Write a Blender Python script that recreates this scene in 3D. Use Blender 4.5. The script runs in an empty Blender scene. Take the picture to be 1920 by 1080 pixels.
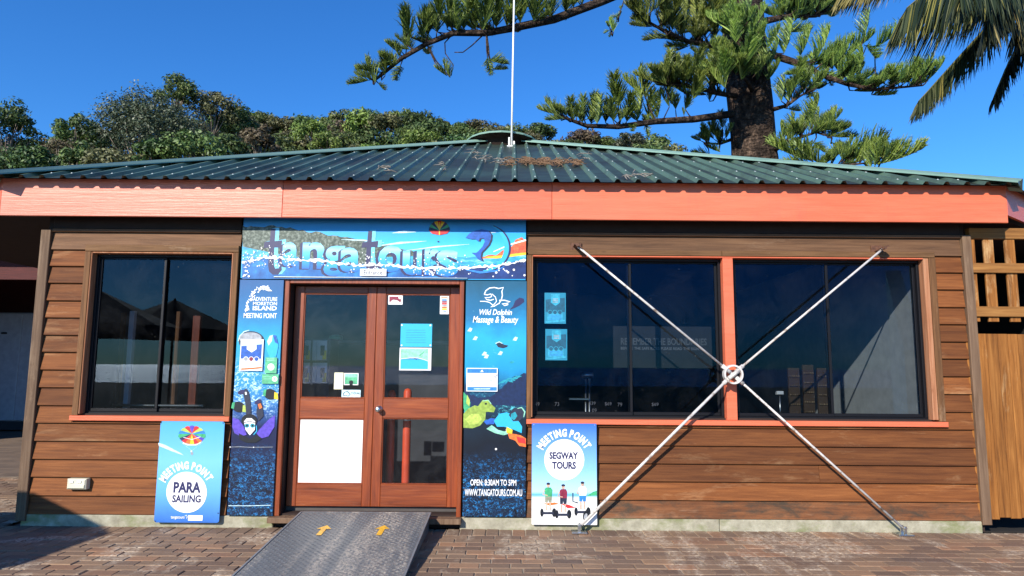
import bpy, math, random
import numpy as np
from mathutils import Vector, Matrix

random.seed(7)
SC = bpy.context.scene
COL = SC.collection
R = math.radians

# ------------------------------------------------------------------ camera, sky, sun, exposure
FPX = 1250.0                       # focal length in pixels of a 1920 wide frame
PITCH = math.atan(148.0 / FPX)
ROLL = 0.0075
CAM = Vector((0.0, -6.45, 1.5))
_f = Vector((0, math.cos(PITCH), math.sin(PITCH)))
_u0 = Vector((0, -math.sin(PITCH), math.cos(PITCH)))
_r0 = Vector((1, 0, 0))
_r = math.cos(ROLL) * _r0 + math.sin(ROLL) * _u0
_u = -math.sin(ROLL) * _r0 + math.cos(ROLL) * _u0
cam = bpy.data.cameras.new('camera')
cam.sensor_width = 36.0
cam.lens = FPX / 1920.0 * 36.0
cam.clip_start = 0.05
cam.clip_end = 6000
camo = bpy.data.objects.new('camera', cam)
COL.objects.link(camo)
camo.matrix_world = Matrix(((_r.x, _u.x, -_f.x, CAM.x), (_r.y, _u.y, -_f.y, CAM.y),
                            (_r.z, _u.z, -_f.z, CAM.z), (0, 0, 0, 1)))
SC.camera = camo

SUN_AZ, SUN_EL = R(29), R(28)      # sun stands behind the camera, to its left
SUN_TO = Vector((-math.sin(SUN_AZ) * math.cos(SUN_EL), -math.cos(SUN_AZ) * math.cos(SUN_EL), math.sin(SUN_EL)))
world = bpy.data.worlds.new('World')
SC.world = world
world.use_nodes = True
wn = world.node_tree
sky = wn.nodes.new('ShaderNodeTexSky')
sky.sky_type = 'NISHITA'
sky.sun_disc = False
sky.sun_elevation = SUN_EL
sky.sun_rotation = math.atan2(SUN_TO.x, SUN_TO.y)
sky.altitude = 0
sky.air_density = 1.0
sky.dust_density = 0.0
sky.ozone_density = 3.0
bg = wn.nodes['Background']
hsv = wn.nodes.new('ShaderNodeHueSaturation')           # the deep, clear winter blue of the whole sky
hsv.inputs['Saturation'].default_value = 1.22
wn.links.new(sky.outputs[0], hsv.inputs['Color'])
tint = wn.nodes.new('ShaderNodeMixRGB')
tint.blend_type = 'MULTIPLY'
tint.inputs[0].default_value = 1.0
tint.inputs[2].default_value = (0.45, 0.79, 1.12, 1)
wn.links.new(hsv.outputs[0], tint.inputs[1])
wn.links.new(tint.outputs[0], bg.inputs[0])
bg.inputs[1].default_value = 0.132
sl = bpy.data.lights.new('sun', 'SUN')
sl.energy = 5.0
sl.angle = R(0.5)
sl.color = (1.0, 0.93, 0.82)
so = bpy.data.objects.new('sun', sl)
COL.objects.link(so)
so.rotation_euler = (-SUN_TO).to_track_quat('-Z', 'Y').to_euler()
so.location = SUN_TO * 60
vs = SC.view_settings
vs.view_transform = 'Standard'
vs.look = 'None'
vs.exposure = 0.48
vs.gamma = 1.0
SC.render.engine = 'CYCLES'
SC.cycles.use_denoising = True
SC.cycles.max_bounces = 8
SC.cycles.transparent_max_bounces = 12
SC.cycles.sample_clamp_indirect = 6.0
SC.cycles.caustics_reflective = True
SC.cycles.caustics_refractive = False


# ------------------------------------------------------------------ measuring helpers
def ray(px, py):
    return _f + _r * ((px - 960) / FPX) + _u * ((540 - py) / FPX)


def P(px, py, Y=0.0):
    """world point on the vertical plane at depth Y behind photo position px, py"""
    d = ray(px, py)
    return CAM + d * ((Y - CAM.y) / d.y)


# ------------------------------------------------------------------ object helpers
WLOC = {}


def tag(o, label=None, cat=None, group=None, kind=None):
    if label: o['label'] = label
    if cat: o['category'] = cat
    if group: o['group'] = group
    if kind: o['kind'] = kind
    return o


def wl(o):
    return WLOC.get(o.name, Vector((0, 0, 0)))


def empty(name, loc, label=None, cat=None, group=None, parent=None):
    o = bpy.data.objects.new(name, None)
    o.empty_display_size = 0.2
    COL.objects.link(o)
    loc = Vector(loc)
    if parent:
        o.parent = parent
        o.location = loc - wl(parent)
    else:
        o.location = loc
    WLOC[o.name] = loc
    return tag(o, label, cat, group)


def link_mesh(name, me, parent=None, at=(0, 0, 0)):
    o = bpy.data.objects.new(name, me)
    COL.objects.link(o)
    at = Vector(at)
    if parent:
        o.parent = parent
        o.location = at - wl(parent)
    else:
        o.location = at
    WLOC[o.name] = at
    return o


def copy_tree(o, parent=None):
    c = o.copy()
    COL.objects.link(c)
    if parent: c.parent = parent
    for ch in o.children:
        copy_tree(ch, c)
    return c


class MB:
    """collects faces; build() links them as one mesh object whose origin is its own centre"""

    def __init__(s):
        s.v, s.f, s.m, s.mats, s.sm = [], [], [], [], []

    def mi(s, mat):
        if mat is None: return 0
        if mat not in s.mats: s.mats.append(mat)
        return s.mats.index(mat)

    def add(s, vs, fs, mat=None, smooth=False):
        b = len(s.v)
        s.v += [tuple(q) for q in vs]
        k = s.mi(mat)
        for f in fs:
            s.f.append([i + b for i in f]); s.m.append(k); s.sm.append(smooth)
        return s

    def box(s, x0, x1, y0, y1, z0, z1, mat=None, M=None):
        vs = [(x, y, z) for z in (z0, z1) for y in (y0, y1) for x in (x0, x1)]
        if M is not None: vs = [M @ Vector(q) for q in vs]
        return s.add(vs, [(0, 2, 3, 1), (4, 5, 7, 6), (0, 1, 5, 4), (2, 6, 7, 3), (0, 4, 6, 2), (1, 3, 7, 5)], mat)

    def cbox(s, x0, x1, y0, y1, z0, z1, c=0.004, mat=None):
        """box whose front (low y) edges are chamfered by c"""
        vs = [(x0, y1, z0), (x1, y1, z0), (x1, y1, z1), (x0, y1, z1),
              (x0, y0 + c, z0), (x1, y0 + c, z0), (x1, y0 + c, z1), (x0, y0 + c, z1),
              (x0 + c, y0, z0 + c), (x1 - c, y0, z0 + c), (x1 - c, y0, z1 - c), (x0 + c, y0, z1 - c)]
        fs = [(0, 3, 2, 1)]
        for i in range(4):
            j = (i + 1) % 4
            fs += [(i, j, 4 + j, 4 + i), (4 + i, 4 + j, 8 + j, 8 + i)]
        fs.append((8, 9, 10, 11))
        return s.add(vs, fs, mat)

    def tube(s, path, rad, n=8, mat=None, cap=True, smooth=True):
        path = [Vector(q) for q in path]
        rads = rad if isinstance(rad, (list, tuple)) else [rad] * len(path)
        rings = []
        ref = None
        for i, q in enumerate(path):
            t = (path[min(i + 1, len(path) - 1)] - path[max(i - 1, 0)])
            t = t.normalized() if t.length > 1e-9 else Vector((0, 0, 1))
            if ref is None:
                ref = Vector((0, 0, 1)) if abs(t.z) < 0.9 else Vector((1, 0, 0))
            a = t.cross(ref).normalized()
            b = a.cross(t).normalized()
            ref = b
            rings.append([q + (a * math.cos(2 * math.pi * k / n) + b * math.sin(2 * math.pi * k / n)) * rads[i] for k in range(n)])
        vs = [q for r_ in rings for q in r_]
        fs = []
        for i in range(len(path) - 1):
            for k in range(n):
                fs.append((i * n + k, i * n + (k + 1) % n, (i + 1) * n + (k + 1) % n, (i + 1) * n + k))
        s.add(vs, fs, mat, smooth)
        if cap:
            b = len(s.v) - len(vs)
            k = s.mi(mat)
            for ring in (list(range(n))[::-1], [(len(path) - 1) * n + i for i in range(n)]):
                s.f.append([i + b for i in ring]); s.m.append(k); s.sm.append(False)
        return s

    def lathe(s, prof, c, n=24, mat=None, smooth=True):
        """prof: list of (radius, z)"""
        c = Vector(c)
        vs = [c + Vector((r_ * math.cos(2 * math.pi * k / n), r_ * math.sin(2 * math.pi * k / n), z)) for r_, z in prof for k in range(n)]
        fs = [(i * n + k, i * n + (k + 1) % n, (i + 1) * n + (k + 1) % n, (i + 1) * n + k) for i in range(len(prof) - 1) for k in range(n)]
        return s.add(vs, fs, mat, smooth)

    def mesh(s, name, org):
        me = bpy.data.meshes.new(name)
        me.from_pydata([(x - org[0], y - org[1], z - org[2]) for x, y, z in s.v], [], s.f)
        for m in s.mats: me.materials.append(m)
        me.polygons.foreach_set('material_index', s.m)
        me.polygons.foreach_set('use_smooth', s.sm)
        me.update()
        return me

    def build(s, name, mat=None, parent=None, label=None, cat=None, group=None, kind=None, base=False):
        a = np.array(s.v)
        lo, hi = a.min(0), a.max(0)
        org = (lo + hi) / 2
        if base: org[2] = lo[2]
        if mat is not None and not s.mats: s.mats.append(mat)
        elif mat is not None: s.mats.append(mat)
        o = link_mesh(name, s.mesh(name, org), parent, org)
        return tag(o, label, cat, group, kind)


def np_mesh(name, verts, faces, mats, midx=None, smooth=False):
    verts = np.asarray(verts, dtype=np.float32)
    faces = np.asarray(faces, dtype=np.int32)
    me = bpy.data.meshes.new(name)
    nv, (nf, k) = len(verts), faces.shape
    me.vertices.add(nv); me.vertices.foreach_set('co', verts.ravel())
    me.loops.add(nf * k); me.loops.foreach_set('vertex_index', faces.ravel())
    me.polygons.add(nf)
    me.polygons.foreach_set('loop_start', np.arange(0, nf * k, k, dtype=np.int32))
    for m in mats: me.materials.append(m)
    if midx is not None: me.polygons.foreach_set('material_index', np.asarray(midx, dtype=np.int32))
    me.polygons.foreach_set('use_smooth', np.full(nf, smooth))
    me.update(calc_edges=True)
    me.validate()
    return me


# ------------------------------------------------------------------ materials
class NT:
    def __init__(s, name):
        s.mat = bpy.data.materials.new(name)
        s.mat.use_nodes = True
        s.t = s.mat.node_tree
        s.b = s.t.nodes['Principled BSDF']

    def n(s, typ, **kw):
        q = s.t.nodes.new('ShaderNode' + typ)
        for k, v in kw.items():
            if k.startswith('i_'):
                q.inputs[k[2:].replace('_', ' ')].default_value = v
            else:
                setattr(q, k, v)
        return q

    def l(s, a, b):
        s.t.links.new(a, b)

    def ramp(s, fac, stops, interp='LINEAR'):
        q = s.n('ValToRGB')
        q.color_ramp.interpolation = interp
        e = q.color_ramp.elements
        while len(e) < len(stops): e.new(0.5)
        for el, (p, c) in zip(e, stops):
            el.position = p
            el.color = (*c, 1) if len(c) == 3 else c
        s.l(fac, q.inputs[0])
        return q.outputs[0]

    def mix(s, fac, a, b, blend='MIX'):
        q = s.n('MixRGB', blend_type=blend)
        for i, v in ((0, fac), (1, a), (2, b)):
            if hasattr(v, 'is_linked'): s.l(v, q.inputs[i])
            else: q.inputs[i].default_value = v if i == 0 else (*v, 1)
        return q.outputs[0]

    def math(s, op, a, b=0.0, c=None):
        q = s.n('Math', operation=op)
        for i, v in enumerate((a, b) if c is None else (a, b, c)):
            if hasattr(v, 'is_linked'): s.l(v, q.inputs[i])
            else: q.inputs[i].default_value = v
        return q.outputs[0]

    def coords(s, scale=(1, 1, 1), rnd=0.0, kind='Object', rot=(0, 0, 0)):
        if kind == 'World':
            c = s.n('NewGeometry').outputs['Position']
        else:
            c = s.n('TexCoord').outputs[kind]
        if rnd:
            oi = s.n('ObjectInfo').outputs['Random']
            mul = s.math('MULTIPLY', oi, rnd)
            va = s.n('VectorMath', operation='ADD')
            s.l(c, va.inputs[0]); s.l(mul, va.inputs[1])
            c = va.outputs[0]
        mp = s.n('Mapping')
        mp.inputs['Scale'].default_value = scale
        mp.inputs['Rotation'].default_value = rot
        s.l(c, mp.inputs[0])
        return mp.outputs[0]

    def noise(s, co, scale=5, detail=4, rough=0.55, dist=0.0, out='Fac'):
        q = s.n('TexNoise')
        q.inputs['Scale'].default_value = scale
        q.inputs['Detail'].default_value = detail
        q.inputs['Roughness'].default_value = rough
        q.inputs['Distortion'].default_value = dist
        s.l(co, q.inputs['Vector'])
        return q.outputs[out]

    def bump(s, h, strength=0.3, dist=0.01):
        q = s.n('Bump')
        q.inputs['Strength'].default_value = strength
        q.inputs['Distance'].default_value = dist
        s.l(h, q.inputs['Height'])
        s.l(q.outputs[0], s.b.inputs['Normal'])

    def base(s, c, rough=0.6, spec=0.5, metal=0.0):
        if hasattr(c, 'is_linked'): s.l(c, s.b.inputs['Base Color'])
        else: s.b.inputs['Base Color'].default_value = (*c, 1)
        if hasattr(rough, 'is_linked'): s.l(rough, s.b.inputs['Roughness'])
        else: s.b.inputs['Roughness'].default_value = rough
        s.b.inputs['Specular IOR Level'].default_value = spec
        s.b.inputs['Metallic'].default_value = metal
        return s.mat


def flat(name, c, rough=0.5, spec=0.4, metal=0.0, var=0.12, scale=9.0):
    """plain paint or print with a little unevenness"""
    t = NT(name)
    n = t.noise(t.coords(rnd=9.0), scale, 4)
    lo = tuple(x * (1 - var) for x in c)
    hi = tuple(min(1, x * (1 + var)) for x in c)
    return t.base(t.ramp(n, [(0.3, lo), (0.7, hi)]), rough, spec, metal)


def noisy(name, stops, scale=5, detail=6, rough=0.7, spec=0.4, bump=0.0, bdist=0.01, stretch=(1, 1, 1), kind='Object', rnd=9.0, dist=0.0, metal=0.0):
    t = NT(name)
    n = t.noise(t.coords(stretch, rnd if kind == 'Object' else 0, kind), scale, detail, 0.6, dist)
    m = t.base(t.ramp(n, stops), rough, spec, metal)
    if bump: t.bump(n, bump, bdist)
    return m


def wood(name, dark, mid, light, axis=0, rough=0.75, spec=0.3, pale=0.35, palec=(0.42, 0.30, 0.20), grime=0.0, grimec=(0.03, 0.028, 0.02), vary=0.35, bump=0.5):
    t = NT(name)
    st = [26.0, 26.0, 26.0]; st[axis] = 1.6
    co = t.coords(tuple(st), 31.0)
    g = t.noise(co, 1.0, 7, 0.65, 0.6)
    st2 = [60.0, 60.0, 60.0]; st2[axis] = 2.2
    g2 = t.noise(t.coords(tuple(st2), 17.0), 1.0, 3, 0.6, 0.2)
    col = t.ramp(g, [(0.28, dark), (0.5, mid), (0.74, light)])
    col = t.mix(0.25, col, t.ramp(g2, [(0.35, dark), (0.65, light)]))
    # sun bleached, dried streaks
    st3 = [5.0, 5.0, 5.0]; st3[axis] = 1.0
    pn = t.noise(t.coords(tuple(st3), 23.0), 1.0, 8, 0.75, 0.4)
    pf = t.ramp(pn, [(0.56, (0, 0, 0)), (0.72, (1, 1, 1))])
    pf2 = t.math('MULTIPLY', pf, t.math('MULTIPLY', g2, pale * 2))
    col = t.mix(pf2, col, palec)
    # knots
    st4 = [7.0, 7.0, 7.0]; st4[axis] = 3.2
    vo = t.n('TexVoronoi', feature='F1')
    vo.inputs['Scale'].default_value = 0.8
    t.l(t.coords(tuple(st4), 13.0), vo.inputs['Vector'])
    kn = t.ramp(vo.outputs['Distance'], [(0.0, (1, 1, 1)), (0.09, (0, 0, 0))])
    col = t.mix(t.math('MULTIPLY', kn, 0.6), col, dark)
    if grime:
        gn = t.noise(t.coords((2.0, 2.0, 5.0), 3.0), 1.6, 9, 0.7, 0.3)
        gf = t.ramp(gn, [(0.62 - grime * 0.35, (0, 0, 0)), (0.72 - grime * 0.2, (1, 1, 1))])
        col = t.mix(t.math('MULTIPLY', gf, 0.85), col, grimec)
    oi = t.n('ObjectInfo').outputs['Random']
    hs = t.n('HueSaturation')
    t.l(col, hs.inputs['Color'])
    t.l(t.math('MULTIPLY_ADD', oi, vary, 1 - vary / 2), hs.inputs['Value'])
    hs.inputs['Saturation'].default_value = 1.05
    m = t.base(hs.outputs[0], rough, spec)
    t.bump(t.math('ADD', g, t.math('MULTIPLY', g2, 0.6)), bump, 0.006)
    return m


M = {}
M['board'] = wood('stained_weatherboard', (0.078, 0.025, 0.009), (0.148, 0.052, 0.018), (0.235, 0.090, 0.032), 0, pale=0.50, palec=(0.42, 0.25, 0.13), vary=0.65)
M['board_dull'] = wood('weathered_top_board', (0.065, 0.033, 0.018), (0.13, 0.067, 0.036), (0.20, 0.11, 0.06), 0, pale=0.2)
M['board_grime'] = wood('stained_weatherboard_grimy', (0.07, 0.026, 0.012), (0.17, 0.066, 0.028), (0.27, 0.12, 0.055), 0, grime=0.45, grimec=(0.04, 0.035, 0.025))
M['post_wood'] = wood('weathered_corner_timber', (0.07, 0.040, 0.024), (0.13, 0.080, 0.050), (0.21, 0.14, 0.09), 2, pale=0.4)
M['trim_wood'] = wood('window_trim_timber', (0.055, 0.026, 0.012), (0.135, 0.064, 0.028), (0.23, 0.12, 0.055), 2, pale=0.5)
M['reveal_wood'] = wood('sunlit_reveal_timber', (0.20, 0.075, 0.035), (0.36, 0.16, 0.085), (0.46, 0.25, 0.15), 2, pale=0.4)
M['trim_wood_h'] = wood('window_head_timber', (0.055, 0.028, 0.013), (0.13, 0.066, 0.030), (0.22, 0.12, 0.058), 0, pale=0.5)
M['door_wood'] = wood('door_mahogany', (0.095, 0.019, 0.008), (0.21, 0.045, 0.016), (0.31, 0.080, 0.029), 2, rough=0.4, spec=0.5, pale=0.12, vary=0.2, bump=0.25)
M['door_wood_h'] = wood('door_mahogany_rail', (0.095, 0.020, 0.008), (0.22, 0.049, 0.018), (0.33, 0.095, 0.034), 0, rough=0.4, spec=0.5, pale=0.15, vary=0.2, bump=0.25)
M['fence_wood'] = wood('fence_timber', (0.085, 0.030, 0.009), (0.235, 0.092, 0.025), (0.39, 0.175, 0.055), 2, pale=0.6, palec=(0.6, 0.42, 0.22), vary=0.4)
M['fence_wood_h'] = wood('fence_rail_timber', (0.12, 0.05, 0.016), (0.23, 0.105, 0.034), (0.34, 0.175, 0.062), 0, pale=0.4, vary=0.3)


def coral(name='coral_paint', lo=(0.60, 0.128, 0.060), hi=(0.70, 0.165, 0.080), fade=(0.74, 0.23, 0.135), grime=(0.36, 0.11, 0.07), ff=0.30):
    t = NT(name)
    n = t.noise(t.coords((1.2, 6, 14), 7.0), 2.0, 7, 0.7)
    n2 = t.noise(t.coords((3, 40, 60), 7.0), 1.0, 4, 0.6)
    c = t.ramp(n, [(0.3, lo), (0.7, hi)])
    vo = t.n('TexVoronoi', feature='F1')
    vo.inputs['Scale'].default_value = 2.2
    t.l(t.coords((1, 3, 2), 5.0), vo.inputs['Vector'])
    k = t.ramp(vo.outputs['Distance'], [(0.0, (1, 1, 1)), (0.035, (0, 0, 0))])
    c = t.mix(t.math('MULTIPLY', k, 0.7), c, (0.16, 0.045, 0.025))
    gr = t.noise(t.coords((9, 9, 1.2), 3.0), 1.0, 6, 0.7)
    c = t.mix(t.math('MULTIPLY', t.ramp(gr, [(0.56, (0, 0, 0)), (0.75, (1, 1, 1))]), 0.35), c, grime)
    fd = t.noise(t.coords((0.5, 2, 2.5), 5.0), 1.0, 5, 0.6)
    c = t.mix(t.math('MULTIPLY', t.ramp(fd, [(0.5, (0, 0, 0)), (0.7, (1, 1, 1))]), ff), c, fade)
    ln = t.noise(t.coords((0.7, 30, 55), 11.0), 1.0, 5, 0.7)
    c = t.mix(t.math('MULTIPLY', t.ramp(ln, [(0.60, (0, 0, 0)), (0.68, (1, 1, 1))]), 0.35), c, (0.34, 0.085, 0.045))
    m = t.base(c, 0.38, 0.38)
    t.bump(t.math('ADD', n2, t.math('ADD', n, ln)), 0.5, 0.004)
    return m


M['coral'] = coral()
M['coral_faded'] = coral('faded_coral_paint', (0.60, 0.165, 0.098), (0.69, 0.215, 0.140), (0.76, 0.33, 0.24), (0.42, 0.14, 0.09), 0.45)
M['coral_mid'] = coral('chalky_coral_paint', (0.56, 0.118, 0.058), (0.64, 0.150, 0.078), (0.72, 0.22, 0.13), (0.34, 0.10, 0.06), 0.4)
M['roof'] = None


def roofmat(name, a, b, dirt, dirtc):
    t = NT(name)
    co = t.coords((1, 1, 1), 0, 'World')
    n = t.noise(co, 1.1, 7, 0.7, 0.3)
    n2 = t.noise(t.coords((30, 2, 2), 0, 'World'), 1.0, 4, 0.6)
    c = t.mix(t.math('MULTIPLY', n2, 0.5), a, b)
    c = t.mix(t.ramp(n, [(0.5 - dirt, (0, 0, 0)), (0.66 - dirt * 0.5, (0.9, 0.9, 0.9))]), c, dirtc)
    return t.base(c, t.math('MULTIPLY_ADD', n, 0.3, 0.3), 0.5)


M['roof'] = roofmat('green_roof_sheet', (0.030, 0.055, 0.038), (0.062, 0.100, 0.070), 0.13, (0.017, 0.020, 0.016))
M['roof_rib'] = roofmat('green_roof_rib', (0.065, 0.118, 0.082), (0.12, 0.19, 0.135), 0.03, (0.036, 0.050, 0.038))
M['roof_cap'] = roofmat('pale_green_ridge_cap', (0.20, 0.33, 0.26), (0.27, 0.41, 0.33), -0.08, (0.14, 0.24, 0.19))
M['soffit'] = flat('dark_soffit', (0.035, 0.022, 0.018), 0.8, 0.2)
M['black_alu'] = flat('black_aluminium', (0.006, 0.006, 0.008), 0.5, 0.25)
M['white'] = flat('white_paint', (0.82, 0.82, 0.80), 0.4, var=0.04)
M['steel'] = flat('brushed_steel', (0.62, 0.62, 0.60), 0.3, 0.5, 1.0)
M['rust'] = noisy('rusty_bracket', [(0.3, (0.05, 0.02, 0.012)), (0.7, (0.17, 0.075, 0.04))], 30, bump=0.3)
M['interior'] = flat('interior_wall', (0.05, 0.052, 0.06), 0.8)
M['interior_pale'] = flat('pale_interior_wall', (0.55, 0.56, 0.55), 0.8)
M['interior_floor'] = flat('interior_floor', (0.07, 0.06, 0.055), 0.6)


def plinthmat():
    t = NT('concrete_plinth')
    n = t.noise(t.coords((1, 1, 1), 0, 'World'), 9, 8, 0.7)
    c = t.ramp(n, [(0.3, (0.22, 0.20, 0.145)), (0.55, (0.36, 0.335, 0.25)), (0.75, (0.48, 0.45, 0.36))])
    g = t.ramp(t.noise(t.coords((1.6, 1, 3), 0, 'World'), 1.3, 7, 0.7), [(0.48, (0, 0, 0)), (0.62, (0.8, 0.8, 0.8))])
    c = t.mix(g, c, (0.17, 0.185, 0.075))
    m = t.base(c, 0.9, 0.2)
    t.bump(n, 0.5, 0.006)
    return m


M['plinth'] = plinthmat()


def glassmat(name, tint=(0.30, 0.34, 0.40), ior=1.5, dust=0.012, refl=(0.45, 0.66, 0.95)):
    t = NT(name)
    t.t.nodes.remove(t.b)
    out = t.t.nodes['Material Output']
    tr = t.n('BsdfTransparent'); tr.inputs[0].default_value = (*tint, 1)
    gl = t.n('BsdfGlossy'); gl.inputs['Roughness'].default_value = 0.0; gl.inputs[0].default_value = (*refl, 1)
    fr = t.n('Fresnel')                                  # a thin pane reflects alike from both sides
    bf = t.n('NewGeometry').outputs['Backfacing']
    t.l(t.math('MULTIPLY_ADD', bf, 1.0 / ior - ior, ior), fr.inputs[0])
    mx = t.n('MixShader')
    t.l(fr.outputs[0], mx.inputs[0]); t.l(tr.outputs[0], mx.inputs[1]); t.l(gl.outputs[0], mx.inputs[2])
    df = t.n('BsdfDiffuse'); df.inputs[0].default_value = (0.75, 0.78, 0.8, 1)
    n = t.noise(t.coords((1, 1, 1), 0, 'World'), 2.6, 9, 0.75, 0.5)
    sp = t.noise(t.coords((1, 1, 1), 0, 'World'), 60, 2, 0.5)
    d = t.math('ADD', t.math('MULTIPLY', t.ramp(n, [(0.45, (0, 0, 0)), (0.8, (1, 1, 1))]), dust), t.math('MULTIPLY', t.ramp(sp, [(0.74, (0, 0, 0)), (0.78, (1, 1, 1))]), 0.10))
    m2 = t.n('MixShader')
    t.l(d, m2.inputs[0]); t.l(mx.outputs[0], m2.inputs[1]); t.l(df.outputs[0], m2.inputs[2])
    t.l(m2.outputs[0], out.inputs[0])
    return t.mat


M['glass'] = glassmat('blue_tinted_window_glass', (0.46, 0.50, 0.53), 1.55, 0.008, (0.045, 0.24, 0.52))
M['glass_grey'] = glassmat('grey_window_glass', (0.52, 0.54, 0.57), 1.6, 0.012, (0.44, 0.55, 0.66))
M['door_glass'] = glassmat('door_glass', (0.76, 0.78, 0.80), 1.7, 0.03, (0.62, 0.64, 0.68))


def leafmat(name, a, b, c=None, rough=0.5, trans=0.14):
    t = NT(name)
    rpi = t.n('NewGeometry').outputs['Random Per Island']
    oi = t.n('ObjectInfo').outputs['Random']
    stops = [(0.0, a), (0.7, b), (1.0, c or b)]
    col = t.ramp(rpi, stops)
    hs = t.n('HueSaturation')
    t.l(col, hs.inputs['Color'])
    t.l(t.math('MULTIPLY_ADD', oi, 0.05, 0.475), hs.inputs['Hue'])
    t.l(t.math('MULTIPLY_ADD', oi, 0.5, 0.75), hs.inputs['Value'])
    t.base(hs.outputs[0], rough, 0.35)
    tl = t.n('BsdfTranslucent'); t.l(hs.outputs[0], tl.inputs[0])
    mx = t.n('MixShader'); mx.inputs[0].default_value = trans
    out = t.t.nodes['Material Output']
    t.l(t.b.outputs[0], mx.inputs[1]); t.l(tl.outputs[0], mx.inputs[2]); t.l(mx.outputs[0], out.inputs[0])
    return t.mat


M['bark'] = noisy('grey_bark', [(0.3, (0.07, 0.05, 0.038)), (0.7, (0.22, 0.18, 0.14))], 6, bump=0.6, bdist=0.05, stretch=(1, 1, 0.3))
# ------------------------------------------------------------------ ground, beach, sea, hill
def sand_mask(t, co_scale=1.0):
    co = t.coords((1, 1, 1), 0, 'World')
    big = t.noise(co, 1.15, 3, 0.5, 0.8)
    fine = t.noise(t.coords((1, 1, 1), 0, 'World'), 26, 6, 0.75)
    streak = t.noise(t.coords((7, 1.6, 1), 0, 'World', (0, 0, 0.7)), 0.9, 5, 0.6, 0.7)
    a = t.ramp(t.math('MULTIPLY', big, t.math('ADD', streak, 0.45)), [(0.505, (0, 0, 0)), (0.585, (1, 1, 1))])
    b = t.ramp(fine, [(0.42, (0, 0, 0)), (0.62, (1, 1, 1))])
    return t.math('MULTIPLY', a, b)


def pavermat(name, island=False):
    t = NT(name)
    rnd = t.n('NewGeometry').outputs['Random Per Island'] if island else t.n('ObjectInfo').outputs['Random']
    c = t.ramp(rnd, [(0.0, (0.150, 0.092, 0.062)), (0.25, (0.215, 0.136, 0.086)), (0.45, (0.275, 0.175, 0.106)),
                     (0.62, (0.190, 0.124, 0.084)), (0.8, (0.33, 0.205, 0.118)), (0.93, (0.34, 0.175, 0.094)), (1.0, (0.125, 0.086, 0.066))])
    w = t.coords((1, 1, 1), 0, 'World')
    n = t.noise(w, 38, 6, 0.7)
    c = t.mix(0.3, c, t.ramp(n, [(0.3, (0.07, 0.046, 0.034)), (0.7, (0.26, 0.175, 0.12))]))
    n3 = t.noise(w, 1.7, 4, 0.6)
    c = t.mix(t.math('MULTIPLY', t.ramp(n3, [(0.5, (0, 0, 0)), (0.7, (1, 1, 1))]), 0.4), c, (0.12, 0.082, 0.064))
    c = t.mix(t.math('MULTIPLY', sand_mask(t), 0.70), c, (0.56, 0.46, 0.34))
    m = t.base(c, 0.85, 0.3)
    t.bump(n, 0.4, 0.004)
    return m


M['paver'] = pavermat('clay_paver')
M['paver_far'] = pavermat('clay_paver_field', True)


def farpaving():
    t = NT('distant_clay_paving')
    br = t.n('TexBrick')
    br.inputs['Scale'].default_value = 1.0
    br.inputs['Brick Width'].default_value = 0.235
    br.inputs['Row Height'].default_value = 0.12
    br.inputs['Mortar Size'].default_value = 0.005
    br.inputs['Color1'].default_value = (0.115, 0.082, 0.066, 1)
    br.inputs['Color2'].default_value = (0.215, 0.148, 0.105, 1)
    br.inputs['Mortar'].default_value = (0.16, 0.13, 0.095, 1)
    t.l(t.coords((1, 1, 1), 0, 'World'), br.inputs['Vector'])
    n = t.noise(t.coords((1, 1, 1), 0, 'World'), 2.0, 6)
    c = t.mix(0.3, br.outputs[0], t.ramp(n, [(0.3, (0.09, 0.07, 0.055)), (0.7, (0.22, 0.17, 0.13))]))
    return t.base(c, 0.85, 0.3)


M['far_paving'] = farpaving()
M['joint_sand'] = noisy('joint_sand', [(0.3, (0.16, 0.12, 0.085)), (0.7, (0.50, 0.41, 0.30))], 5, kind='World', rough=0.95)
M['beach'] = noisy('foreshore_grass', [(0.3, (0.018, 0.024, 0.010)), (0.7, (0.05, 0.06, 0.025))], 3, kind='World', rough=0.95)
M['hillground'] = noisy('hill_scrub_ground', [(0.3, (0.012, 0.018, 0.008)), (0.7, (0.04, 0.05, 0.02))], 0.6, kind='World', rough=0.95)


def seamat():
    t = NT('sea_water')
    n = t.noise(t.coords((0.35, 0.9, 1), 0, 'World'), 1.3, 6, 0.65)
    rn = t.noise(t.coords((1.1, 0.03, 1), 0, 'World'), 1.0, 6, 0.75)
    m = t.base((0.55, 0.60, 0.66), t.ramp(rn, [(0.45, (0.16, 0.16, 0.16)), (0.55, (0.46, 0.46, 0.46))]), 0.5, 0.55)
    t.bump(n, 1.0, 0.5)
    return m


g = MB()
g.add([(-1200, -9.5, -0.03), (1200, -9.5, -0.03), (1200, 1200, -0.03), (-1200, 1200, -0.03)], [(0, 1, 2, 3)])
ground = g.build('ground', M['far_paving'], kind='structure')
g = MB()
g.add([(-1200, -115, -1.4), (1200, -115, -1.4), (1200, -9.5, -0.035), (-1200, -9.5, -0.035)], [(0, 1, 2, 3)])
g.build('foreshore', M['beach'], kind='structure')
g = MB()
g.add([(-4000, -4200, -1.0), (4000, -4200, -1.0), (4000, -85, -1.0), (-4000, -85, -1.0)], [(0, 1, 2, 3)])
g.build('sea', seamat(), kind='structure')

# brick pavers: every brick of the visible forecourt
BL, BW, GAP = 0.229, 0.113, 0.007


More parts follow.
